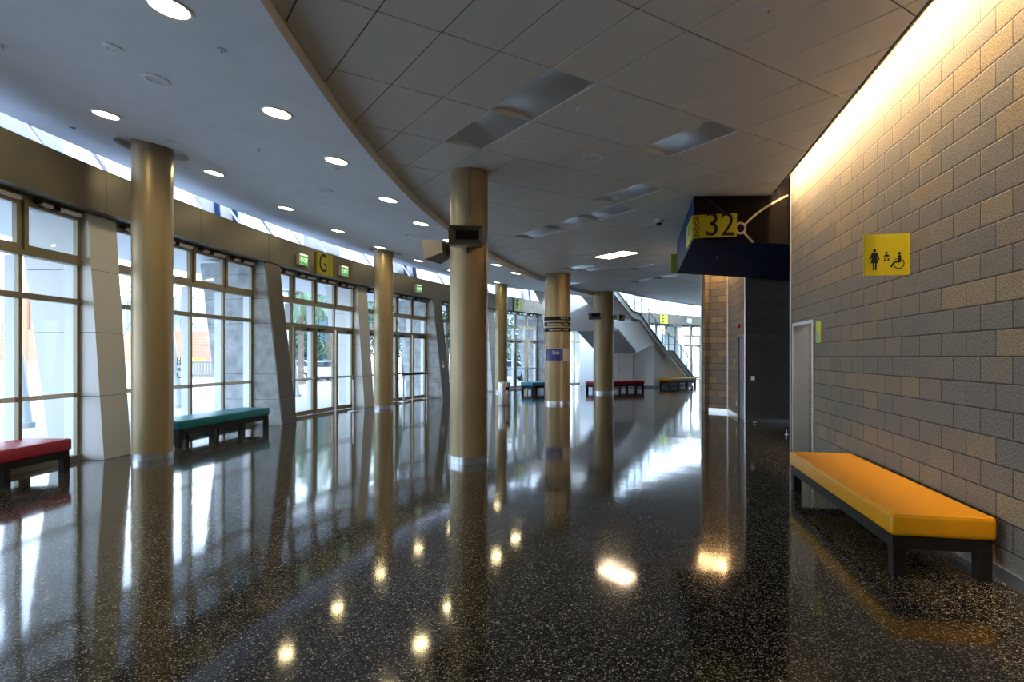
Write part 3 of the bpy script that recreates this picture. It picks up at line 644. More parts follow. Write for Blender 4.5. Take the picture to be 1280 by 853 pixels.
def off(a, b, s):
    d = (b - a).normalized(); nn = Vector((d.y, -d.x, 0)) * s; return a + nn * .16, b + nn * .16
pa_, pb_ = off(PB1, PC1, -1); m.tube(pa_ + Z3 * 4.44, pb_ + Z3 * 4.44, .018, n=10)
pa_, pb_ = off(PB0 + dB * .3, PB1, -1); m.tube(pa_ + Z3 * 4.44, pb_ + Z3 * 4.44, .018, n=10)
m.build('tube', mat('warm_tube_far', (1, .8, .5), .3, emis=(1.0, .62, .27), es=45), c2); tag(c2, 'warm light strip at the top of the angled block wall', 'light')
# ------------------------------------------------------------------ ceiling fittings
def cell_pts(i, j, g=.02):
    c = inset([gp(i, j), gp(i + 1, j), gp(i + 1, j + 1), gp(i, j + 1)], g); return c
def troffer(i, j):
    o = Vector(gp(i, j)).to_3d(); u = GU.to_3d(); v = GV.to_3d(); c = o + u / 2 + v / 2
    e = empty('light_troffer', (c.x, c.y, TILE_Z))
    mb = MB(); N = 10; K = 12
    def P(a, b):
        x = (a - .5) * 2; y = (b - .5) * 2
        h = .055 * (1 - x * x) * (.35 + .65 * y * y) + .004
        return o + u * a + v * b + Z3 * (TILE_Z + h)
    vs = [P(.012 + .976 * a / N, .008 + .984 * b / K) for a in range(N + 1) for b in range(K + 1)]
    mb.add(vs, [(a * (K + 1) + b, (a + 1) * (K + 1) + b, (a + 1) * (K + 1) + b + 1, a * (K + 1) + b + 1) for a in range(N) for b in range(K)])
    mb.build('reflector', REFL, e, smooth='all')
    fr = MB()
    for s in (0, 1): fr.obox(o + u * (.006 if s == 0 else .994) + v / 2 + Z3 * (TILE_Z + .04), u * .006, v / 2, Z3 * .04); fr.obox(o + v * (.004 if s == 0 else .996) + u / 2 + Z3 * (TILE_Z + .04), v * .004, u / 2 * .98, Z3 * .04)
    fr.build('rim', WHP, e); return e
TL = {(3, 0): 'dull steel light troffer nearest the camera on the tiled ceiling', (3, 1): 'dull steel light troffer just before the central column', (7, 0): 'shiny steel light troffer alone nearer the cove wall', (9, 2): 'brightest troffer of the diagonal chain, nearest the bulkhead', (10, 3): 'second troffer of the diagonal chain from the bulkhead', (10, 4): 'third troffer of the diagonal chain from the bulkhead', (10, 5): 'last troffer of the diagonal chain, nearest the sign column', (20, 7): 'far troffer right behind the lit ceiling panel'}
for ij in TROFF:
    e = troffer(*ij)
    if ij in TL: tag(e, TL[ij], 'ceiling light')
    elif ij[1] < -2: tag(e, 'unlit light troffer in the ceiling behind the camera', 'ceiling light', 'troffers behind the camera')
    else: tag(e, 'small distant unlit troffer in the far tiled ceiling', 'ceiling light', 'far ceiling troffers')
for ij in LIT + LITP:
    o = Vector(gp(*ij)).to_3d(); u = GU.to_3d(); v = GV.to_3d(); c = o + u / 2 + v / 2
    e = empty('lit_ceiling_panel', (c.x, c.y, TILE_Z)); dz = 0 if ij in LIT else -.035
    MB().obox(c + Z3 * (TILE_Z + .006 + dz), u * .47, v * .485, Z3 * .004).build('diffuser', PANL, e)
    fr = MB()
    for s in (-1, 1): fr.obox(c + u * .485 * s + Z3 * (TILE_Z + .01 + dz), u * .015, v * .5, Z3 * .012); fr.obox(c + v * .493 * s + Z3 * (TILE_Z + .01 + dz), v * .007, u * .47, Z3 * .012)
    fr.build('rim', WHP, e)
    tag(e, 'glowing warm rectangular ceiling panel right of the sign column' if ij in LIT else 'warm lit panel hidden by the bulkhead near the angled wall', 'ceiling light')
# round downlights on the plaster soffit
def soff_frame(r, ph):
    n_ = (rad(ph) * (-.152) + Z3).normalized(); return pol(r, ph, soffit_z(r)), n_
proto = None
def fix_mat(loc, n_):
    q = Vector((0, 0, 1)).rotation_difference(n_); return q.to_euler()
dl = [(40.73, -2.0), (40.65, .93), (40.5, 3.25), (40.35, 6.2), (40.3, 8.9), (40.2, 11.5), (40.1, 14.1), (40.1, 16.9), (40.1, 19.6)]
dlo = [(43.42, 2.31), (43.42, 5.7), (43.42, 9.05), (43.42, 12.25), (43.42, 15.45), (43.42, 18.85), (43.42, 22.2), (43.4, 27.3)]
back = [(40.7, -5), (40.7, -8), (43.4, -1.2), (43.4, -4.6)]
def make_downlight():
    e = empty('downlight', (0, 0, 0), world=False)
    MB().lathe([(.0, -.004), (.15, -.004)], n=28).build('lens', DOWN, e); MB().lathe([(.15, -.006), (.155, -.013), (.178, -.011), (.183, 0), (.183, .03)], n=28).build('rim', WHP, e, smooth=True); return e
pr = None
for row, lst in (('inner', dl), ('outer', dlo), ('back', back)):
    for i, (r, ph) in enumerate(lst):
        e = make_downlight() if pr is None else copy_tree(pr); pr = pr or e
        p, n_ = soff_frame(r, ph); e.location = p; e.rotation_euler = fix_mat(p, n_)
        if row == 'inner': tag(e, 'round downlight, %s from the camera in the row beside the tiled ceiling' % ORD[i + 1], 'downlight', 'downlights on the curved soffit')
        elif row == 'outer': tag(e, 'round downlight, %s from the camera in the row nearest the windows' % ORD[i + 1], 'downlight', 'downlights on the curved soffit')
        else: tag(e, 'round downlight on the soffit behind the camera', 'downlight', 'downlights behind the camera')
def speaker(p, n_, r, label, group='round ceiling speakers', name='ceiling_speaker', cat='speaker'):
    e = empty(name, (0, 0, 0), world=False)
    MB().lathe([(r * .62, -.012), (r * .66, -.016), (r, -.008), (r, .01)], n=28).build('rim', WHP, e, smooth=True)
    MB().lathe([(0, -.008), (r * .63, -.010)], n=28).build('grille', GREYW if name != 'smoke_detector' else WHP, e)
    e.location = p; e.rotation_euler = fix_mat(p, n_); tag(e, label, cat, group)
def tp(x, y): return Vector((x, y, TILE_Z))
for r, ph, l in ((41.78, .26, 'large round speaker in the soffit near the first outer downlight'), (41.49, 6.05, 'round speaker in the soffit above the gap between two window columns'), (41.14, 11.55, 'round speaker in the soffit left of the central column'), (40.75, 22.49, 'faint distant round speaker in the soffit near the sign column')):
    speaker(*soff_frame(r, ph), .15, l)
speaker(*soff_frame(41.81, -.64), .09, 'small pale smoke detector in the soffit near the top left', None, 'smoke_detector', 'detector')
for x, y, l in ((1.17, 8.6, 'round speaker in the tiles between two dull troffers and bright troffer'), (2.26, 13.64, 'round speaker in the tiles before the lit panel'), (1.66, 19.12, 'dark round speaker in the tiles above the sign column')):
    speaker(tp(x, y), Z3, .17, l)
speaker(tp(.84, 6.91), Z3, .1, 'white round smoke detector in the near ceiling tiles', None, 'smoke_detector', 'detector')
spp = None
def sprinkler(p, label, group):
    global spp
    if spp is None:
        e = empty('sprinkler', (0, 0, 0), world=False)
        MB().lathe([(0, 0), (.045, -.001), (.05, -.006), (.02, -.012), (0, -.012)], n=16).build('rose', WHP, e, smooth=True)
        q = MB(); q.tube((0, 0, -.01), (0, 0, -.032), .007, n=8); q.tube((0, 0, -.032), (0, 0, -.036), .015, n=10); q.build('head', STEEL, e); spp = e
    else: e = copy_tree(spp)
    e.location = p; tag(e, label, 'sprinkler', group)
for r, ph, l in ((40.59, -1.11, 'sprinkler head in the soffit between the two nearest inner downlights'), (43.2, -.13, 'sprinkler head at the far left edge of the soffit'), (43.87, 5.5, 'sprinkler head right of the near left column top'), (41.61, 3.16, 'sprinkler head in the soffit left of the third inner downlight'), (40.65, 3.81, 'sprinkler head just beyond the third inner downlight'), (43.72, 10.99, 'sprinkler head in the soffit close to the clerestory slot'), (40.26, 7.75, 'sprinkler head between the fourth and fifth inner downlights'), (41.22, 11.27, 'sprinkler head beside the soffit speaker left of the central column'), (44.0, 26, 'sprinkler head high beyond the second window column')):
    sprinkler(soff_frame(r, ph)[0], l, 'sprinkler heads on the soffit')
for x, y, l in ((2.12, 4.92, 'sprinkler head in the tiles nearest the camera'), (1.34, 7.28, 'chrome sprinkler beside the white smoke detector'), (.17, 7.94, 'sprinkler head just right of the central column top'), (3.17, 8.85, 'tiny sprinkler head before the bulkhead'), (3.27, 13.3, 'sprinkler head under the dome camera'), (2.09, 15.03, 'sprinkler head just before the lit panel'), (1.45, 16.04, 'sprinkler head left of the lit panel'), (.73, 12.63, 'sprinkler head left of the troffer chain'), (2.89, 22.9, 'distant sprinkler head between the two far columns')):
    sprinkler(tp(x, y), l, 'sprinkler heads on the tiled ceiling')
e = empty('dome_camera', (3.09, 12.52, TILE_Z)); MB().lathe([(0, -.07), (.06, -.07), (.085, -.05), (.09, 0)], (3.09, 12.52, TILE_Z), 24).build('housing', WHP, e, smooth=True)
MB().lathe([(0, -.13), (.03, -.125), (.052, -.105), (.058, -.07)], (3.09, 12.52, TILE_Z), 24).build('dome', BLACK, e, smooth=True); tag(e, 'white dome security camera on the tiles left of the bulkhead', 'camera')

# ------------------------------------------------------------------ round columns
def column(x, y, rd, top, label, conduit=None):
    e = empty('column', (x, y, 0)); c = Vector((x, y, 0))
    MB().tube(c + Z3 * .10, c + Z3 * top, rd, n=72).build('shaft', CHAMPW, e, smooth=True)
    MB().lathe([(rd - .01, 0), (rd + .004, 0), (rd + .004, .095), (rd + .012, .1), (rd + .012, .108), (rd - .01, .108)], c, 64).build('base_band', ALU, e, smooth=True)
    if conduit:
        a, z0 = conduit; d = Vector((math.cos(a), math.sin(a), 0)); t_ = Vector((-d.y, d.x, 0)); MB().obox(c + d * (rd + .008) + Z3 * (z0 + top) / 2, t_ * .022, d * .012, Z3 * (top - z0) / 2).build('conduit', FRAMEM, e)
    tag(e, label, 'column'); return e
column(-5.79, 9.6, .295, 5.1, 'near round column left, standing by the pale pier and teal bench')
column(-.676, 9.33, .297, 4.53, 'central round column with two dark hooded speakers high up', (-1.45, 3.75))
column(-4.07, 18.9, .305, 5.1, 'slim round column right of the G doors before the windows')
column(-.49, 27.4, .285, 5.1, 'farthest slim round column standing behind the steel bin')
column(1.60, 20.9, .448, 4.53, 'thick round column with direction signs and blue poster band')
column(4.11, 26.7, .455, 4.53, 'thick round column with small hooded speakers before the white stair wall', (-1.62, 3.6))
column(CX - 43.8 * math.cos(R(-8.2)), CY + 43.8 * math.sin(R(-8.2)), .295, 5.1, 'round window-side column behind the camera')
column(-.9, -2.6, .297, 4.53, 'round inner column behind the camera')

# hooded horn speakers
def horn(loc, yaw, pitch, w, h, dpt, label, group='hooded horn speakers on columns'):
    e = empty('horn_speaker', (0, 0, 0), world=False)
    fx, fz, bx, bz = w / 2, h / 2, w * .36, h * .30
    F = [(-fx, 0, -fz), (fx, 0, -fz), (fx, 0, fz), (-fx, 0, fz)]; Bk = [(-bx, dpt, -bz), (bx, dpt, -bz), (bx, dpt, bz), (-bx, dpt, bz)]
    th = .012; Fi = [(x * .95, -.0, z * .93) for x, y, z in F]; Bi = [(-w * .30, dpt * .4, -h * .08), (w * .33, dpt * .4, -h * .08), (w * .33, dpt * .4, h * .36), (-w * .30, dpt * .4, h * .36)]
    m = MB(); m.add(F + Bk, [(i, (i + 1) % 4, 4 + (i + 1) % 4, 4 + i) for i in range(4)] + [(4, 5, 6, 7)]); m.add(F + Fi, [(i, (i + 1) % 4, 4 + (i + 1) % 4, 4 + i) for i in range(4)])
    m.build('hood', MIRR, e)
    m = MB(); m.add(Fi + Bi, [(i, (i + 1) % 4, 4 + (i + 1) % 4, 4 + i) for i in range(4)]); m.build('flare', MIRR, e)
    MB().add(Bi, [(0, 1, 2, 3)]).build('grille', BLACK, e)
    m = MB(); m.box(-.06, .06, dpt, dpt + .1, -.05, .05); m.tube((0, dpt * .8, -h * .3), (0, dpt + .09, -h * .45), .012); m.build('bracket', DARKM, e)
    e.location = loc; e.rotation_euler = (pitch, 0, yaw); tag(e, label, 'speaker', group)
horn((-.66, 8.66, 3.40), R(2), R(-7), .53, .31, .3, 'dark hooded speaker facing the camera on the central column')
horn((-1.30, 9.62, 3.32), R(-112), R(8), .53, .31, .3, 'dark hooded speaker on the left of the central column')
horn((3.63, 26.05, 3.40), R(-25), R(8), .6, .3, .28, 'hooded speaker on the left of the far thick column')
horn((4.86, 26.35, 3.36), R(55), R(8), .6, .3, .28, 'hooded speaker on the right of the far thick column')

# direction signs wrapped on the sign column
def wrap(mb_, cx, cy, r):           # x along circumference from the camera-facing point, y up, z outwards
    base = math.atan2(-cy, -cx); out = []
    for q in mb_.v:
        a = base + q.x / r; out.append(Vector((cx + (r + q.z) * math.cos(a), cy + (r + q.z) * math.sin(a), q.y)))
    mb_.v = out; return mb_
def curved_plate(x0, x1, z0, z1, t0, t1, n=24):
    mb = MB()
    for i in range(n):
        a, b = x0 + (x1 - x0) * i / n, x0 + (x1 - x0) * (i + 1) / n
        mb.hexa([(a, z0, t0), (b, z0, t0), (b, z1, t0), (a, z1, t0)], [(a, z0, t1), (b, z0, t1), (b, z1, t1), (a, z1, t1)])
    return mb
cxs, cys, cr = 1.60, 20.9, .448
for (z0, z1, txt, l) in ((2.885, 3.015, 'Door 31', 'top direction band reading Door 31 on the thick sign column'), (2.70, 2.82, 'Refreshments / Toilet', 'middle direction band with toilet text on the sign column'), (2.50, 2.625, 'Registration / Cloak', 'lowest direction band with cloak text on the sign column')):
    e = empty('direction_sign', (cxs, cys - cr, z0))
    wrap(curved_plate(-.66, .53, z0, z1, .004, .022), cxs, cys, cr).build('band', BLACK, e)
    t = text_mb(txt, .088, .001); w_ = max(q.x for q in t.v); t.v = [Vector((q.x - w_ + .40, q.y + (z0 + z1) / 2, q.z + .0235)) for q in t.v]
    wrap(t, cxs, cys, cr).build('lettering', WHP, e)
    wrap(curved_plate(.53, .68, z0 - .01, z1 + .005, .004, .026, 4), cxs, cys, cr).build('arrow_tab', SIGNY, e)
    tag(e, l, 'sign')
e = empty('poster_band', (cxs, cys - cr, 1.48))
wrap(curved_plate(-.7, .7, 1.49, 1.915, .003, .008, 28), cxs, cys, cr).build('backing', ACRY, e)
wrap(curved_plate(-.52, .18, 1.50, 1.905, .009, .012), cxs, cys, cr).build('poster', POSTB, e)
wrap(curved_plate(-.25, .10, 1.68, 1.86, .013, .015, 8).add([(-.12, 1.68, .014), (.06, 1.68, .014), (-.25, 1.54, .014)], [(0, 1, 2)]), cxs, cys, cr).build('speech_shape', mat('poster_violet', (.07, .08, .30), .4), e)
t = text_mb('Sub', .16, .001); t.v = [Vector((q.x - .06, q.y + 1.77, q.z + .0165)) for q in t.v]; wrap(t, cxs, cys, cr).build('lettering', WHP, e)
tag(e, 'deep blue poster in a clear band wrapped round the sign column', 'poster')

# ------------------------------------------------------------------ benches
def rounded_box(x0, x1, y0, y1, z0, z1): return MB().box(x0, x1, y0, y1, z0, z1)
def bench(p, q, mt, label, side=1, legs=4, depth=.72, H=.47):
    # p, q: front corners at floor level; the seat extends sideways from p->q
    p = Vector((*p, 0)); q = Vector((*q, 0)); d = (q - p); L = d.length; ang = math.atan2(d.y, d.x)
    e = empty('bench', tuple(p), ang, world=False)
    y0, y1 = (0, depth) if side > 0 else (-depth, 0)
    sgn = 1
    ob = MB().box(0, L, y0, y1, H - .17, H).build('seat', mt, e, smooth='all', bevel=.035, seg=4)
    pp = MB(); zt = H - .012
    for yy in (y0 + .012, y1 - .012): pp.tube((.02, yy, zt), (L - .02, yy, zt), .006, n=8)
    for xx in (.012, L - .012): pp.tube((xx, y0 + .02, zt), (xx, y1 - .02, zt), .006, n=8)
    pp.build('piping', mt, ob)
    f = MB(); z0, z1 = H - .265, H - .172
    for yy in (y0 + .05, y1 - .05): f.box(.03, L - .03, yy - .025, yy + .025, z0, z1)
    for xx in (.055, L - .055): f.box(xx - .025, xx + .025, y0 + .075, y1 - .075, z0, z1)
    f.build('frame', LEGM, e)
    for i in range(legs):
        xx = .07 + (L - .14) * i / (legs - 1)
        for yy in (y0 + .07, y1 - .07): MB().box(xx - .05, xx + .05, yy - .045, yy + .045, 0, z0 + .02).build('leg', LEGM, e, bevel=.004)
    tag(e, label, 'bench'); return e
bench((2.815, 4.43), (3.42, 7.36), YELL, 'long mustard yellow bench against the block wall', side=-1, legs=2, depth=.70)
bench((-5.97, 10.70), (-5.54, 13.66), TEAL, 'long teal bench under the windows before the dark-finned pier', side=1)
bench((-6.40, 5.52), (-6.28, 8.52), RED, 'crimson bench at the left edge below the windows', side=1)
bench((.93, 26.75), (2.87, 29.0), BLUE, 'bright blue bench half hidden behind the sign column', side=1)
bench((3.78, 27.65), (6.47, 29.05), RED, 'crimson bench by the white stair wall right of the far column', side=1, depth=.68)
bench((8.39, 31.6), (10.45, 33.7), YELL, 'distant yellow bench along the beige stair wall', side=1, depth=.68)

# ------------------------------------------------------------------ bin, stanchions, wall fittings
e = empty('litter_bin', (-.26, 19.9, 0)); c = Vector((-.26, 19.9, 0))
MB().lathe([(0, .01), (.20, .01), (.205, .03), (.212, .74), (.20, .78), (.15, .785), (.14, .76), (0, .76)], c, 40).build('body', STEEL, e, smooth=True)
MB().lathe([(.17, 0), (.2, 0), (.2, .03), (.17, .03)], c, 40).build('foot_ring', BLACK, e); MB().box(c.x + .06, c.x + .17, c.y - .235, c.y - .12, .52, .64).build('sticker', BLACK, e)
tag(e, 'cylindrical steel litter bin in front of the farthest slim column', 'bin')
def stanchion(x, y, label, belt=None):
    e = empty('stanchion', (x, y, 0)); c = Vector((x, y, 0))
    MB().lathe([(0, .0), (.18, 0), (.18, .012), (.06, .03), (.03, .04), (0, .04)], c, 32).build('base', STEEL, e, smooth=True)
    MB().tube(c + Z3 * .03, c + Z3 * .95, .03, n=20).build('post', STEEL, e, smooth=True); MB().tube(c + Z3 * .95, c + Z3 * 1.03, .036, n=20).build('belt_head', DARKM, e, smooth=True)
    if belt:
        q = Vector(belt); a = c + Z3 * .98; d = (q - a); MB().obox((a + q) / 2, d / 2, d.cross(Z3).normalized() * .003, Z3 * .03).build('belt', BLACK, e)
    tag(e, label, 'barrier post'); return e
stanchion(-4.72, 17.75, 'chrome barrier post beside the pale pier at the G doors')
stanchion(-3.93, 21.6, 'chrome barrier post with black belt before the second door set', (-3.37, 23.07, .98))
stanchion(-3.32, 23.2, 'slim barrier post where the black belt ends by the notice pier')
# restroom sign, projecting box on the block wall
def wallsign():
    e = empty('restroom_sign', (4.05, 6.1, 2.45))
    # face plane: bracket-mounted panel standing off the wall; faces along the hall towards the camera
    t0 = (6.2 - 4.104) / .9777
    cz = EYE + (446 - 318.5) / 745 * 5.77
    ctr = Vector(((1108.5 - 640) / 745 * 5.77, 5.77, cz)); rt = WN.copy()
    nn = rt.cross(Z3); w, h = .2, .2
    MB().obox(ctr + nn * -.012, rt * w, nn * .012, Z3 * h).build('board', SIGNY, e)
    fx = lambda x, y: ctr + rt * ((x - 412) / 302 * w) + Z3 * ((412 - y) / 268 * h) + nn * .0015
    def disc(mb, x, y, r, n=20):
        mb.slab([fx(x + r * math.cos(2 * math.pi * i / n), y + r * math.sin(2 * math.pi * i / n)) for i in range(n)], nn * .002)
    def poly(mb, pts): mb.slab([fx(*p) for p in pts], nn * .002)
    def seg(mb, a, b, wd):
        dx, dy = b[0] - a[0], b[1] - a[1]; L = math.hypot(dx, dy); ox, oy = -dy / L * wd / 2, dx / L * wd / 2
        poly(mb, [(a[0] + ox, a[1] + oy), (b[0] + ox, b[1] + oy), (b[0] - ox, b[1] - oy), (a[0] - ox, a[1] - oy)])
    m = MB(); disc(m, 248, 355, 21); poly(m, [(215, 382), (283, 382), (283, 470), (303, 520), (193, 520), (213, 470)]); poly(m, [(215, 382), (205, 400), (182, 475), (197, 482), (222, 415)]); poly(m, [(283, 382), (293, 400), (318, 475), (303, 482), (276, 415)])
    poly(m, [(225, 520), (244, 520), (244, 610), (225, 610)]); poly(m, [(255, 520), (276, 520), (276, 610), (255, 610)]); m.build('woman_symbol', BLACK, e)
    m = MB(); disc(m, 407, 388, 16); poly(m, [(385, 412), (430, 412), (424, 446), (392, 446)]); seg(m, (390, 418), (363, 442), 11); seg(m, (426, 418), (455, 442), 11)
    seg(m, (398, 495), (374, 476), 16); seg(m, (378, 474), (392, 458), 12); seg(m, (418, 495), (443, 476), 16); seg(m, (438, 474), (424, 458), 12); m.build('baby_symbol', BLACK, e)
    m = MB(); disc(m, 577, 401, 19); poly(m, [(556, 425), (600, 425), (600, 505), (585, 521), (500, 521), (500, 500), (556, 498)]); seg(m, (510, 473), (560, 473), 10); seg(m, (512, 508), (462, 575), 24)
    pts = [(568 + 68 * math.cos(a), 530 + 66 * math.sin(a)) for a in [R(-48 + 200 * i / 18) for i in range(19)]]
    for a, b in zip(pts, pts[1:]): seg(m, a, b, 12)
    m.build('wheelchair_symbol', BLACK, e)
    MB().obox(ctr + rt * (w - .02) - nn * .16, rt * .02, nn * .14, Z3 * .02).build('bracket', FRAMEM, e)
    tag(e, 'yellow restroom sign with woman, baby and wheelchair symbols', 'sign')
wallsign()
e = empty('small_green_sign', tuple(wp(4.72, -.02, 1.8)))
MB().obox(wp(4.80, -.012, 2.0), WD * .09, WN * .010, Z3 * .16).xf(Matrix.Translation((0, 0, 0))).build('plate', SIGNG, e); MB().obox(wp(4.80, -.024, 1.93), WD * .05, WN * .002, Z3 * .05).build('pictogram', mat('teal_ink', (.1, .4, .4), .5), e)
tag(e, 'small lime plate on the block wall right of the doorway', 'sign')
q = PB0 + dB * .85 - nB * .03; tag(MB().obox(q + Z3 * 2.44, dB * .12, nB * .03, Z3 * .05).build('alarm_beacon', REDP, bevel=.008), 'red alarm box above the grey niche door', 'alarm')
for t_, z_, l in ((1.55, 1.5, 'upper switch plate on the niche wall beside the grey door'), (1.25, .37, 'low outlet plate on the niche wall beside the grey door')):
    e = empty('switch_plate', tuple(PB0 + dB * t_ - nB * .01 + Z3 * z_)); MB().obox(PB0 + dB * t_ - nB * .006 + Z3 * z_, dB * .04, nB * .006, Z3 * .06).build('plate', WHP, e, bevel=.003); MB().obox(PB0 + dB * t_ - nB * .014 + Z3 * z_, dB * .012, nB * .003, Z3 * .02).build('rocker', WHP, e); tag(e, l, 'switch')
dD = (PD1 - PB0).normalized(); nD = Vector((dD.y, -dD.x, 0))
e = empty('switch_plate', tuple(PB0 + dD * .15 + Z3 * 1.1)); MB().obox(PB0 + dD * .17 + nD * .006 + Z3 * 1.1, dD * .045, nD * .006, Z3 * .055).build('plate', STEEL, e, bevel=.003); MB().obox(PB0 + dD * .17 + nD * .014 + Z3 * 1.1, dD * .015, nD * .003, Z3 * .02).build('rocker', WHP, e); tag(e, 'pale switch plate on the dark recess wall', 'switch')
e = empty('door_stop', (5.95, 14.6, 0)); MB().lathe([(0, 0), (.03, 0), (.03, .04), (.02, .06), (0, .06)], (5.95, 14.6, 0), 16).build('post', BLACK, e, smooth=True); MB().lathe([(.031, .02), (.034, .02), (.034, .035), (.031, .035)], (5.95, 14.6, 0), 16).build('ring', STEEL, e); tag(e, 'small black door stop on the floor at the dark recess wall', 'door stop')
e = empty('floor_bolt', (5.72, 12.5, 0)); MB().lathe([(0, 0), (.04, 0), (.04, .006), (0, .006)], (5.76, 12.5, 0), 16).build('plate', STEEL, e); MB().tube((5.76, 12.5, .005), (5.76, 12.5, .10), .008, n=8).build('pin', STEEL, e); tag(e, 'small steel bolt standing on the floor in the recess mouth', 'floor bolt')

# ------------------------------------------------------------------ stair and white walls in the atrium
SD = Vector((-.665, -.747, 0)); S0 = Vector((10.6, 35.0, 0)); SW = Vector((-.747, .665, 0))   # up the stair; into the stair's width
def sp(t, z, w=0.): return S0 + SD * t + SW * w + Z3 * z
top = [(0.0, .42), (.3, .62), (2.67, 1.95), (3.38, 1.95), (6.31, 3.86), (6.95, 3.9), (9.4, 5.35)]
st = empty('staircase', tuple(sp(2, 0)))
m = MB()
def dep(p): return .33
for (a, za), (b, zb) in zip(top, top[1:]):
    m.hexa([sp(a, max(0, za - .36), -.06), sp(b, zb - .36, -.06), sp(b, zb - .36, .02), sp(a, max(0, za - .36), .02)], [sp(a, za, -.06), sp(b, zb, -.06), sp(b, zb, .02), sp(a, za, .02)])
m.build('stringer', mat('stringer_paint', (.52, .47, .39), .5, .1), st)
m = MB()
for (a, za), (b, zb) in zip(top, top[1:]):
    for dz in (0, -.36):
        m.hexa([sp(a, max(0, za + dz) , -.11), sp(b, zb + dz, -.11), sp(b, zb + dz, -.05), sp(a, max(0, za + dz), -.05)], [sp(a, max(0, za + dz) + .03, -.11), sp(b, zb + dz + .03, -.11), sp(b, zb + dz + .03, -.05), sp(a, max(0, za + dz) + .03, -.05)])
m.build('stringer_flange', mat('stringer_flange_paint', (.26, .27, .25), .5, .1), st)
SWD = 1.15
m = MB()
def run(t0, z0, t1, z1, n):
    for i in range(n):
        a = t0 + (t1 - t0) * i / n; b = t0 + (t1 - t0) * (i + 1) / n; za = z0 + (z1 - z0) * (i + 1) / n
        m.hexa([sp(a, za - .12, .02), sp(b, za - .12, .02), sp(b, za - .12, SWD), sp(a, za - .12, SWD)], [sp(a, za, .02), sp(b, za, .02), sp(b, za, SWD), sp(a, za, SWD)])
run(.1, 0, 2.67, 1.72, 10); m.hexa([sp(2.67, 1.5, .02), sp(3.38, 1.5, .02), sp(3.38, 1.5, SWD), sp(2.67, 1.5, SWD)], [sp(2.67, 1.72, .02), sp(3.38, 1.72, .02), sp(3.38, 1.72, SWD), sp(2.67, 1.72, SWD)])
run(3.38, 1.72, 6.31, 3.62, 11); m.hexa([sp(6.31, 3.4, .02), sp(6.95, 3.4, .02), sp(6.95, 3.4, SWD), sp(6.31, 3.4, SWD)], [sp(6.31, 3.62, .02), sp(6.95, 3.62, .02), sp(6.95, 3.62, SWD), sp(6.31, 3.62, SWD)])
run(6.95, 3.62, 9.4, 5.1, 8); m.build('treads', WHITE, st)
# sloping underside of the stair
m = MB(); us = [(3.4, 1.58), (6.31, 3.48), (6.95, 3.52), (9.6, 5.08)]
m.add([sp(a, z, -.02) for a, z in us] + [sp(a, z, 1.75) for a, z in us], [(i, i + 1, 5 + i, 4 + i) for i in range(3)]); m.build('underside', BEIGE, st)
# balustrade
m = MB(); r_ = MB(); g_ = MB(); pts = []
def ztop(t):
    for (a, za), (b, zb) in zip(top, top[1:]):
        if a <= t <= b: return za + (zb - za) * (t - a) / (b - a)
    return top[-1][1]
ts = [.1, .75, 1.55, 2.35, 3.05, 3.75, 4.5, 5.25, 6.0, 6.65, 7.4, 8.2]
for t in ts: m.obox(sp(t, ztop(t) + .47, -.02), SD * .045, SW * .012, Z3 * .53); pts.append(sp(t, ztop(t) + .93, .04))
r_.path(pts, .022, 8)
for a, b in zip(ts, ts[1:]):
    g_.hexa([sp(a + .06, ztop(a) + .06, -.02), sp(b - .06, ztop(b) + .06, -.02), sp(b - .06, ztop(b) + .06, -.01), sp(a + .06, ztop(a) + .06, -.01)], [sp(a + .06, ztop(a) + .85, -.02), sp(b - .06, ztop(b) + .85, -.02), sp(b - .06, ztop(b) + .85, -.01), sp(a + .06, ztop(a) + .85, -.01)])
m.build('baluster', mat('blue_grey_steel', (.10, .15, .21), .5, .2), st); r_.build('handrail', DARKM, st); g_.build('balustrade_pane', GLASS, st)
tag(st, 'long straight staircase with steel stringer rising beyond the far columns', 'staircase')
# beige wall under the stair
m = MB(); wl_ = [(0.15, 0), (4.56, 0), (4.56, 2.22), (3.42, 1.62), (2.67, 1.55), (.6, .42)]
m.slab([sp(t, z, .03) for t, z in wl_], SW * .12); struct(m.build('wall_stair_side', mat('warm_white_paint', (.74, .70, .63), .6)))
m = MB()
for t0, t1, h in ((1.9, 2.9, 1.15),):
    for t in (t0, t1): m.obox(sp(t, h / 2, .025), SD * .006, SW * .006, Z3 * h / 2)
struct(m.build('door_stair_cupboard', GREYW)); MB_ = MB().obox(sp(2.75, .85, .015), SD * .03, SW * .012, Z3 * .02); struct(MB_.build('door_stair_cupboard_handle', BLACK))
# white wall with a low door, canted facet above it, upper white wall
CR = sp(4.56, 0, .03); YW = 31.55
m = MB(); m.slab([(4.3, YW, 0), (CR.x, CR.y, 0), (CR.x, CR.y, 2.3), (6.53, YW, 1.83), (4.3, YW, 1.83)], (0, .12, 0)); struct(m.build('wall_stair_front', WHITE))
e = empty('door_understair', (6.02, YW, 0)); struct(e)
MB().obox((6.02, YW - .012, .90), (.37, 0, 0), (0, .012, 0), (0, 0, .86)).build('leaf', WHITE, e)
q = MB()
for x in (5.635, 6.405): q.obox((x, YW - .01, .9), (.012, 0, 0), (0, .018, 0), (0, 0, .9))
q.obox((6.02, YW - .01, 1.78), (.38, 0, 0), (0, .018, 0), (0, 0, .012)); q.build('frame', GREYW, e); MB().path([(5.72, YW - .02, .95), (5.72, YW - .07, .95), (5.82, YW - .07, .95)], .014).build('handle', BLACK, e)
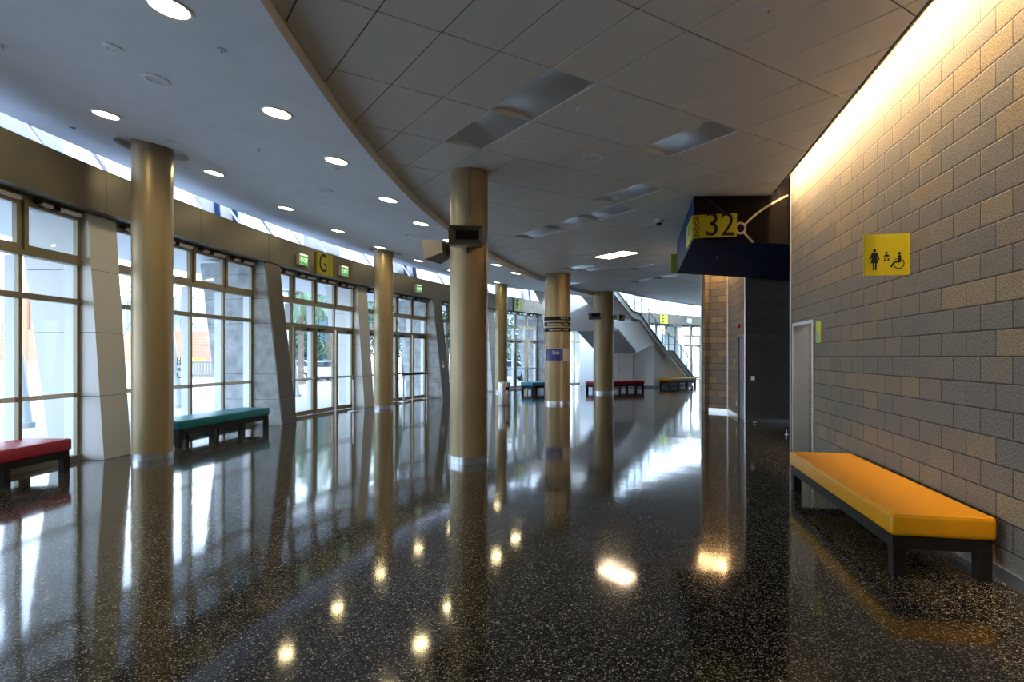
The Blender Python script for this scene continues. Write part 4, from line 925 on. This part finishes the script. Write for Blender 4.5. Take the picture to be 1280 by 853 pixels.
m = MB(); m.slab([(3.27, 30.0, 2.92), (5.34, 30.0, 2.92), (6.55, YW, 1.83), (4.51, YW, 1.83)], (0, .02, .12)); struct(m.build('wall_canted', GREYW))
m = MB(); m.slab([(2.15, 30.0, 2.92), (5.34, 30.0, 2.92), (3.30, 30.0, 5.15), (1.0, 30.0, 5.15)], (0, .15, 0)); struct(m.build('wall_upper_white', WHITE))
m = MB(); m.slab([(3.86, 33.8, 0), (8.5, 33.3, 0), (8.5, 33.3, 2.9), (3.86, 33.8, 2.9)], (0, .1, 0)); struct(m.build('wall_inner_white', WHITE))
m = MB(); m.obox((5.9, YW - .008, .05), (1.6, 0, 0), (0, .008, 0), (0, 0, .05)); m.obox((5.2, 33.72, .05), (1.3, -.14, 0), (0, .008, 0), (0, 0, .05)); m.obox(sp(2.35, .05, .02), SD * 2.2, SW * .008, Z3 * .05); struct(m.build('baseboard_stair', GREYD))

# ------------------------------------------------------------------ outdoors
for i, (x, y) in enumerate(((-11.44, 14.0), (-10.86, 19.4), (-8.87, 24.5), (-6.1, 29.6), (-11.6, 8.2))):
    b = Vector((x, y, -.03)); ph = math.degrees(math.atan2(y - CY, CX - x)); e = empty('raking_post', tuple(b))
    MB().tube(b, b + Z3 * 4.3 + rad(ph) * .15 * 4.3, .16, .15, n=24).build('shaft', PALE, e, smooth=True); MB().tube(b, b + Z3 * .12, .2, n=24).build('foot', CONC, e)
    tag(e, ['pale leaning outdoor post seen above the crimson bench', 'pale leaning outdoor post seen behind the teal bench', 'pale leaning outdoor post outside the G doors', 'pale leaning outdoor post outside the second door set', 'pale leaning outdoor post left of the photo edge'][i], 'post')
    if i == 1: text_mb('CAFE', .3, .004).xf(frame(b + Z3 * 1.3 - rad(ph) * .02 + Vector((.13, -.12, 0)), Z3, Vector((-.7, -.7, 0)))).build('lettering', BLACK, e)
# brick building with ribbed upper storey, low dark fence, pale plinth
bl = empty('brick_building', (-34, 48, 0))
def bwall(name, a, b, z0, z1, mt, th=.4, bay_=None):
    a = Vector(a); b = Vector(b); d = (b - a).normalized(); nn = Vector((d.y, -d.x, 0)); m = MB()
    m.hexa([a + Z3 * z0, b + Z3 * z0, b - nn * th + Z3 * z0, a - nn * th + Z3 * z0], [a + Z3 * z1, b + Z3 * z1, b - nn * th + Z3 * z1, a - nn * th + Z3 * z1]); m.uv = uvfn(a, d); return m.build(name, mt, bl)
bwall('brick_wall', (-62, 36, 0), (-24.2, 47, 0), 1.3, 3.6, BRICK, 8); bwall('base_wall', (-62, 36, 0), (-24.2, 47, 0), 0, 1.3, CONC, 8)
u = bwall('upper_storey', (-62, 36.3, 0), (-24.5, 47.3, 0), 3.6, 6.3, RIB, 8)
m = MB(); a = Vector((-62, 36.2, 0)); b = Vector((-24.4, 47.2, 0)); d = (b - a).normalized()
for i in range(96): m.obox(a + d * (.2 + i * .4) + Z3 * 4.95, d * .05, Vector((d.y, -d.x, 0)) * .12, Z3 * 1.33)
m.build('rib_cladding', RIB, u)
m = MB()
for x_ in (3, 9, 15, 21, 27): m.obox(a + d * x_ + Z3 * 3.0, d * .5, Vector((d.y, -d.x, 0)) * .3, Z3 * 3.0)
m.build('brick_pilaster', BRICK, bl); tag(bl, 'red brick building with ribbed grey upper storey across the plaza', 'building')
e = empty('yard_fence', (-22, 43, 0)); m = MB(); a = Vector((-27, 43, 0)); b = Vector((-20.8, 44.6, 0)); d = (b - a).normalized()
for i in range(32): m.obox(a + d * (.1 + .2 * i) + Z3 * .72, d * .075, Vector((d.y, -d.x, 0)) * .02, Z3 * .6)
m.build('slats', mat('fence_grey', (.16, .15, .14), .7), e); q = MB()
for z in (.25, 1.2): q.obox((a + b) / 2 + Z3 * z + Vector((0, .05, 0)), (b - a) / 2, Vector((0, .03, 0)), Z3 * .04)
q.build('rail', DARKM, e); MB().obox((a + b) / 2 + Z3 * 1.45, d * 1.2, Vector((0, .04, 0)), Z3 * .12).build('orange_band', mat('orange', (.8, .4, .05), .5), e); tag(e, 'dark slatted yard fence at the foot of the brick building', 'fence')
e = empty('navy_building', (-20, 75, 0)); MB().box(-34, -19, 66, 76, 0, 9.0).build('wall', mat('navy_render', (.03, .10, .20), .5), e); MB().box(-34.4, -18.6, 65.6, 76.4, 9.0, 9.6).build('parapet', WHITE, e)
m = MB()
for i in range(5): m.box(-32.5 + i * 2.8, -31 + i * 2.8, 65.9, 66, 6, 7.6)
m.build('window', CGL, e); tag(e, 'navy blue building beyond the palms outside the G doors', 'building')

def leaf_tree(x, y, h, rx, label, seedv, n=4500):
    rnd = random.Random(seedv); e = empty('leafy_tree', (x, y, 0)); b = Vector((x, y, 0))
    m = MB().tube(b, b + Z3 * h * .5, .22, .15, n=12)
    for a in range(5): q = Vector((math.cos(a * 1.3), math.sin(a * 1.3), 1.0)) ; m.tube(b + Z3 * h * .42, b + Z3 * h * .42 + q * rx * .55, .1, .03, n=8)
    m.build('trunk', BARK, e)
    m = MB(); cl_ = [(Vector((rnd.gauss(0, .45), rnd.gauss(0, .45), rnd.uniform(-.6, .75))) * rx, rnd.uniform(.35, .6) * rx) for _ in range(12)]
    for _ in range(n):
        c, r0 = rnd.choice(cl_); d = Vector((rnd.gauss(0, 1), rnd.gauss(0, 1), rnd.gauss(0, 1))).normalized(); p = b + Z3 * h * .62 + c + d * r0 * rnd.uniform(.6, 1)
        u_ = Vector((rnd.gauss(0, 1), rnd.gauss(0, 1), rnd.gauss(0, 1))).normalized(); v_ = u_.orthogonal().normalized(); s = rnd.uniform(.10, .22)
        m.add([p - u_ * s, p - v_ * s * .5, p + u_ * s, p + v_ * s * .5], [(0, 1, 2, 3)])
    m.build('foliage', LEAF, e); tag(e, label, 'tree'); return e
def palm(x, y, h, label, seedv, L=3.2, nf=30):
    rnd = random.Random(seedv); e = empty('palm_tree', (x, y, 0)); b = Vector((x, y, 0))
    m = MB()
    prof = [(.28, 0), (.19, .5)]
    for i in range(int(h / .3)): prof += [(.15 + .02 * (i % 2), .5 + i * .3)]
    prof += [(.42, h), (.1, h + .3)]
    m.lathe(prof, b, 14); m.build('trunk', BARK, e)
    m = MB()
    for i in range(nf):
        a = rnd.uniform(0, 2 * math.pi); el = rnd.uniform(-.5, 1.25); d = Vector((math.cos(a), math.sin(a), 0)); p = b + Z3 * h; v = d * math.cos(el) + Z3 * math.sin(el); sd_ = Vector((-d.y, d.x, 0)); prev = p; N = 12
        for k in range(N):
            v = (v - Z3 * .14).normalized(); nxt = prev + v * L / N; m.tube(prev, nxt, .02, n=4, caps=False)
            for s in (-1, 1):
                tip = nxt + (sd_ * s * .8 + v * .5 - Z3 * .35).normalized() * (.55 * math.sin(math.pi * (k + 1.5) / (N + 2)) + .08)
                m.add([nxt, nxt + v * .035, tip], [(0, 1, 2)]); m.add([(prev + nxt) / 2, (prev + nxt) / 2 + v * .03, tip - v * L / N / 2], [(0, 1, 2)])
            prev = nxt
    m.build('frond', PALML, e); tag(e, label, 'palm'); return e
palm(-12.6, 35.6, 5.4, 'palm with drooping fronds left in the G door panes', 1, L=2.7); palm(-12.7, 41.5, 6.0, 'palm right of centre in the G door panes', 2, L=2.6); palm(-18.9, 32.0, 4.2, 'young palm seen between the near column and window post', 3, 2.4)
for i, (x, y, h, r_, l) in enumerate(((-16.8, 46, 6, 2.8, 'dense dark tree behind the left palm'), (-12.6, 51, 7, 3.0, 'dense dark tree behind the right palm'), (-8.3, 46, 6, 2.6, 'leafy tree glimpsed right of the pale pier'), (-4.6, 42, 6, 2.6, 'leafy tree glimpsed right of the notice pier'), (-.6, 48, 5, 2.6, 'leafy tree seen through the far F doors'))): leaf_tree(x, y, h, r_, l, 20 + i)
def car(x, y, yaw, mt, label):
    e = empty('car', (x, y, -.03), yaw, world=False)
    prof = [(-2.15, .35), (-2.2, .7), (-1.9, .85), (-1.2, .95), (-.55, 1.38), (.75, 1.42), (1.45, 1.0), (2.05, .92), (2.2, .7), (2.15, .33)]
    m = MB().slab([(px, -.82, pz) for px, pz in prof], (0, 1.64, 0)); body = m.build('body', mt, e, bevel=.06, smooth=True)
    g = MB()
    for s in (-1, 1): g.slab([(-1.05, s * .825, .97), (-.5, s * .825, 1.32), (.72, s * .825, 1.35), (1.25, s * .825, 1.0)], (0, s * .01, 0))
    g.build('side_window', CGL, e); g = MB(); g.slab([(-1.17, -.7, .98), (-1.17, .7, .98), (-.6, .66, 1.36), (-.6, -.66, 1.36)], (-.03, 0, .02)); g.build('windscreen', CGL, e)
    for wx in (-1.35, 1.35):
        for s in (-1, 1):
            w = MB().tube((wx, s * .66, .33), (wx, s * .86, .33), .33, n=20).build('wheel', TYRE, e); MB().tube((wx, s * .855, .33), (wx, s * .87, .33), .18, n=16).build('hubcap', STEEL, w)
    tag(e, label, 'car')
car(-15.2, 42.0, .15, CARR, 'silver car parked left in the G door panes'); car(-14.2, 44.5, .1, CARD, 'dark blue car parked behind the palms outside the G doors'); car(-12.4, 40.0, .1, CARR, 'silver car parked right in the G door panes'); car(-.6, 41, .2, CARR, 'silver car seen through the far F doors')
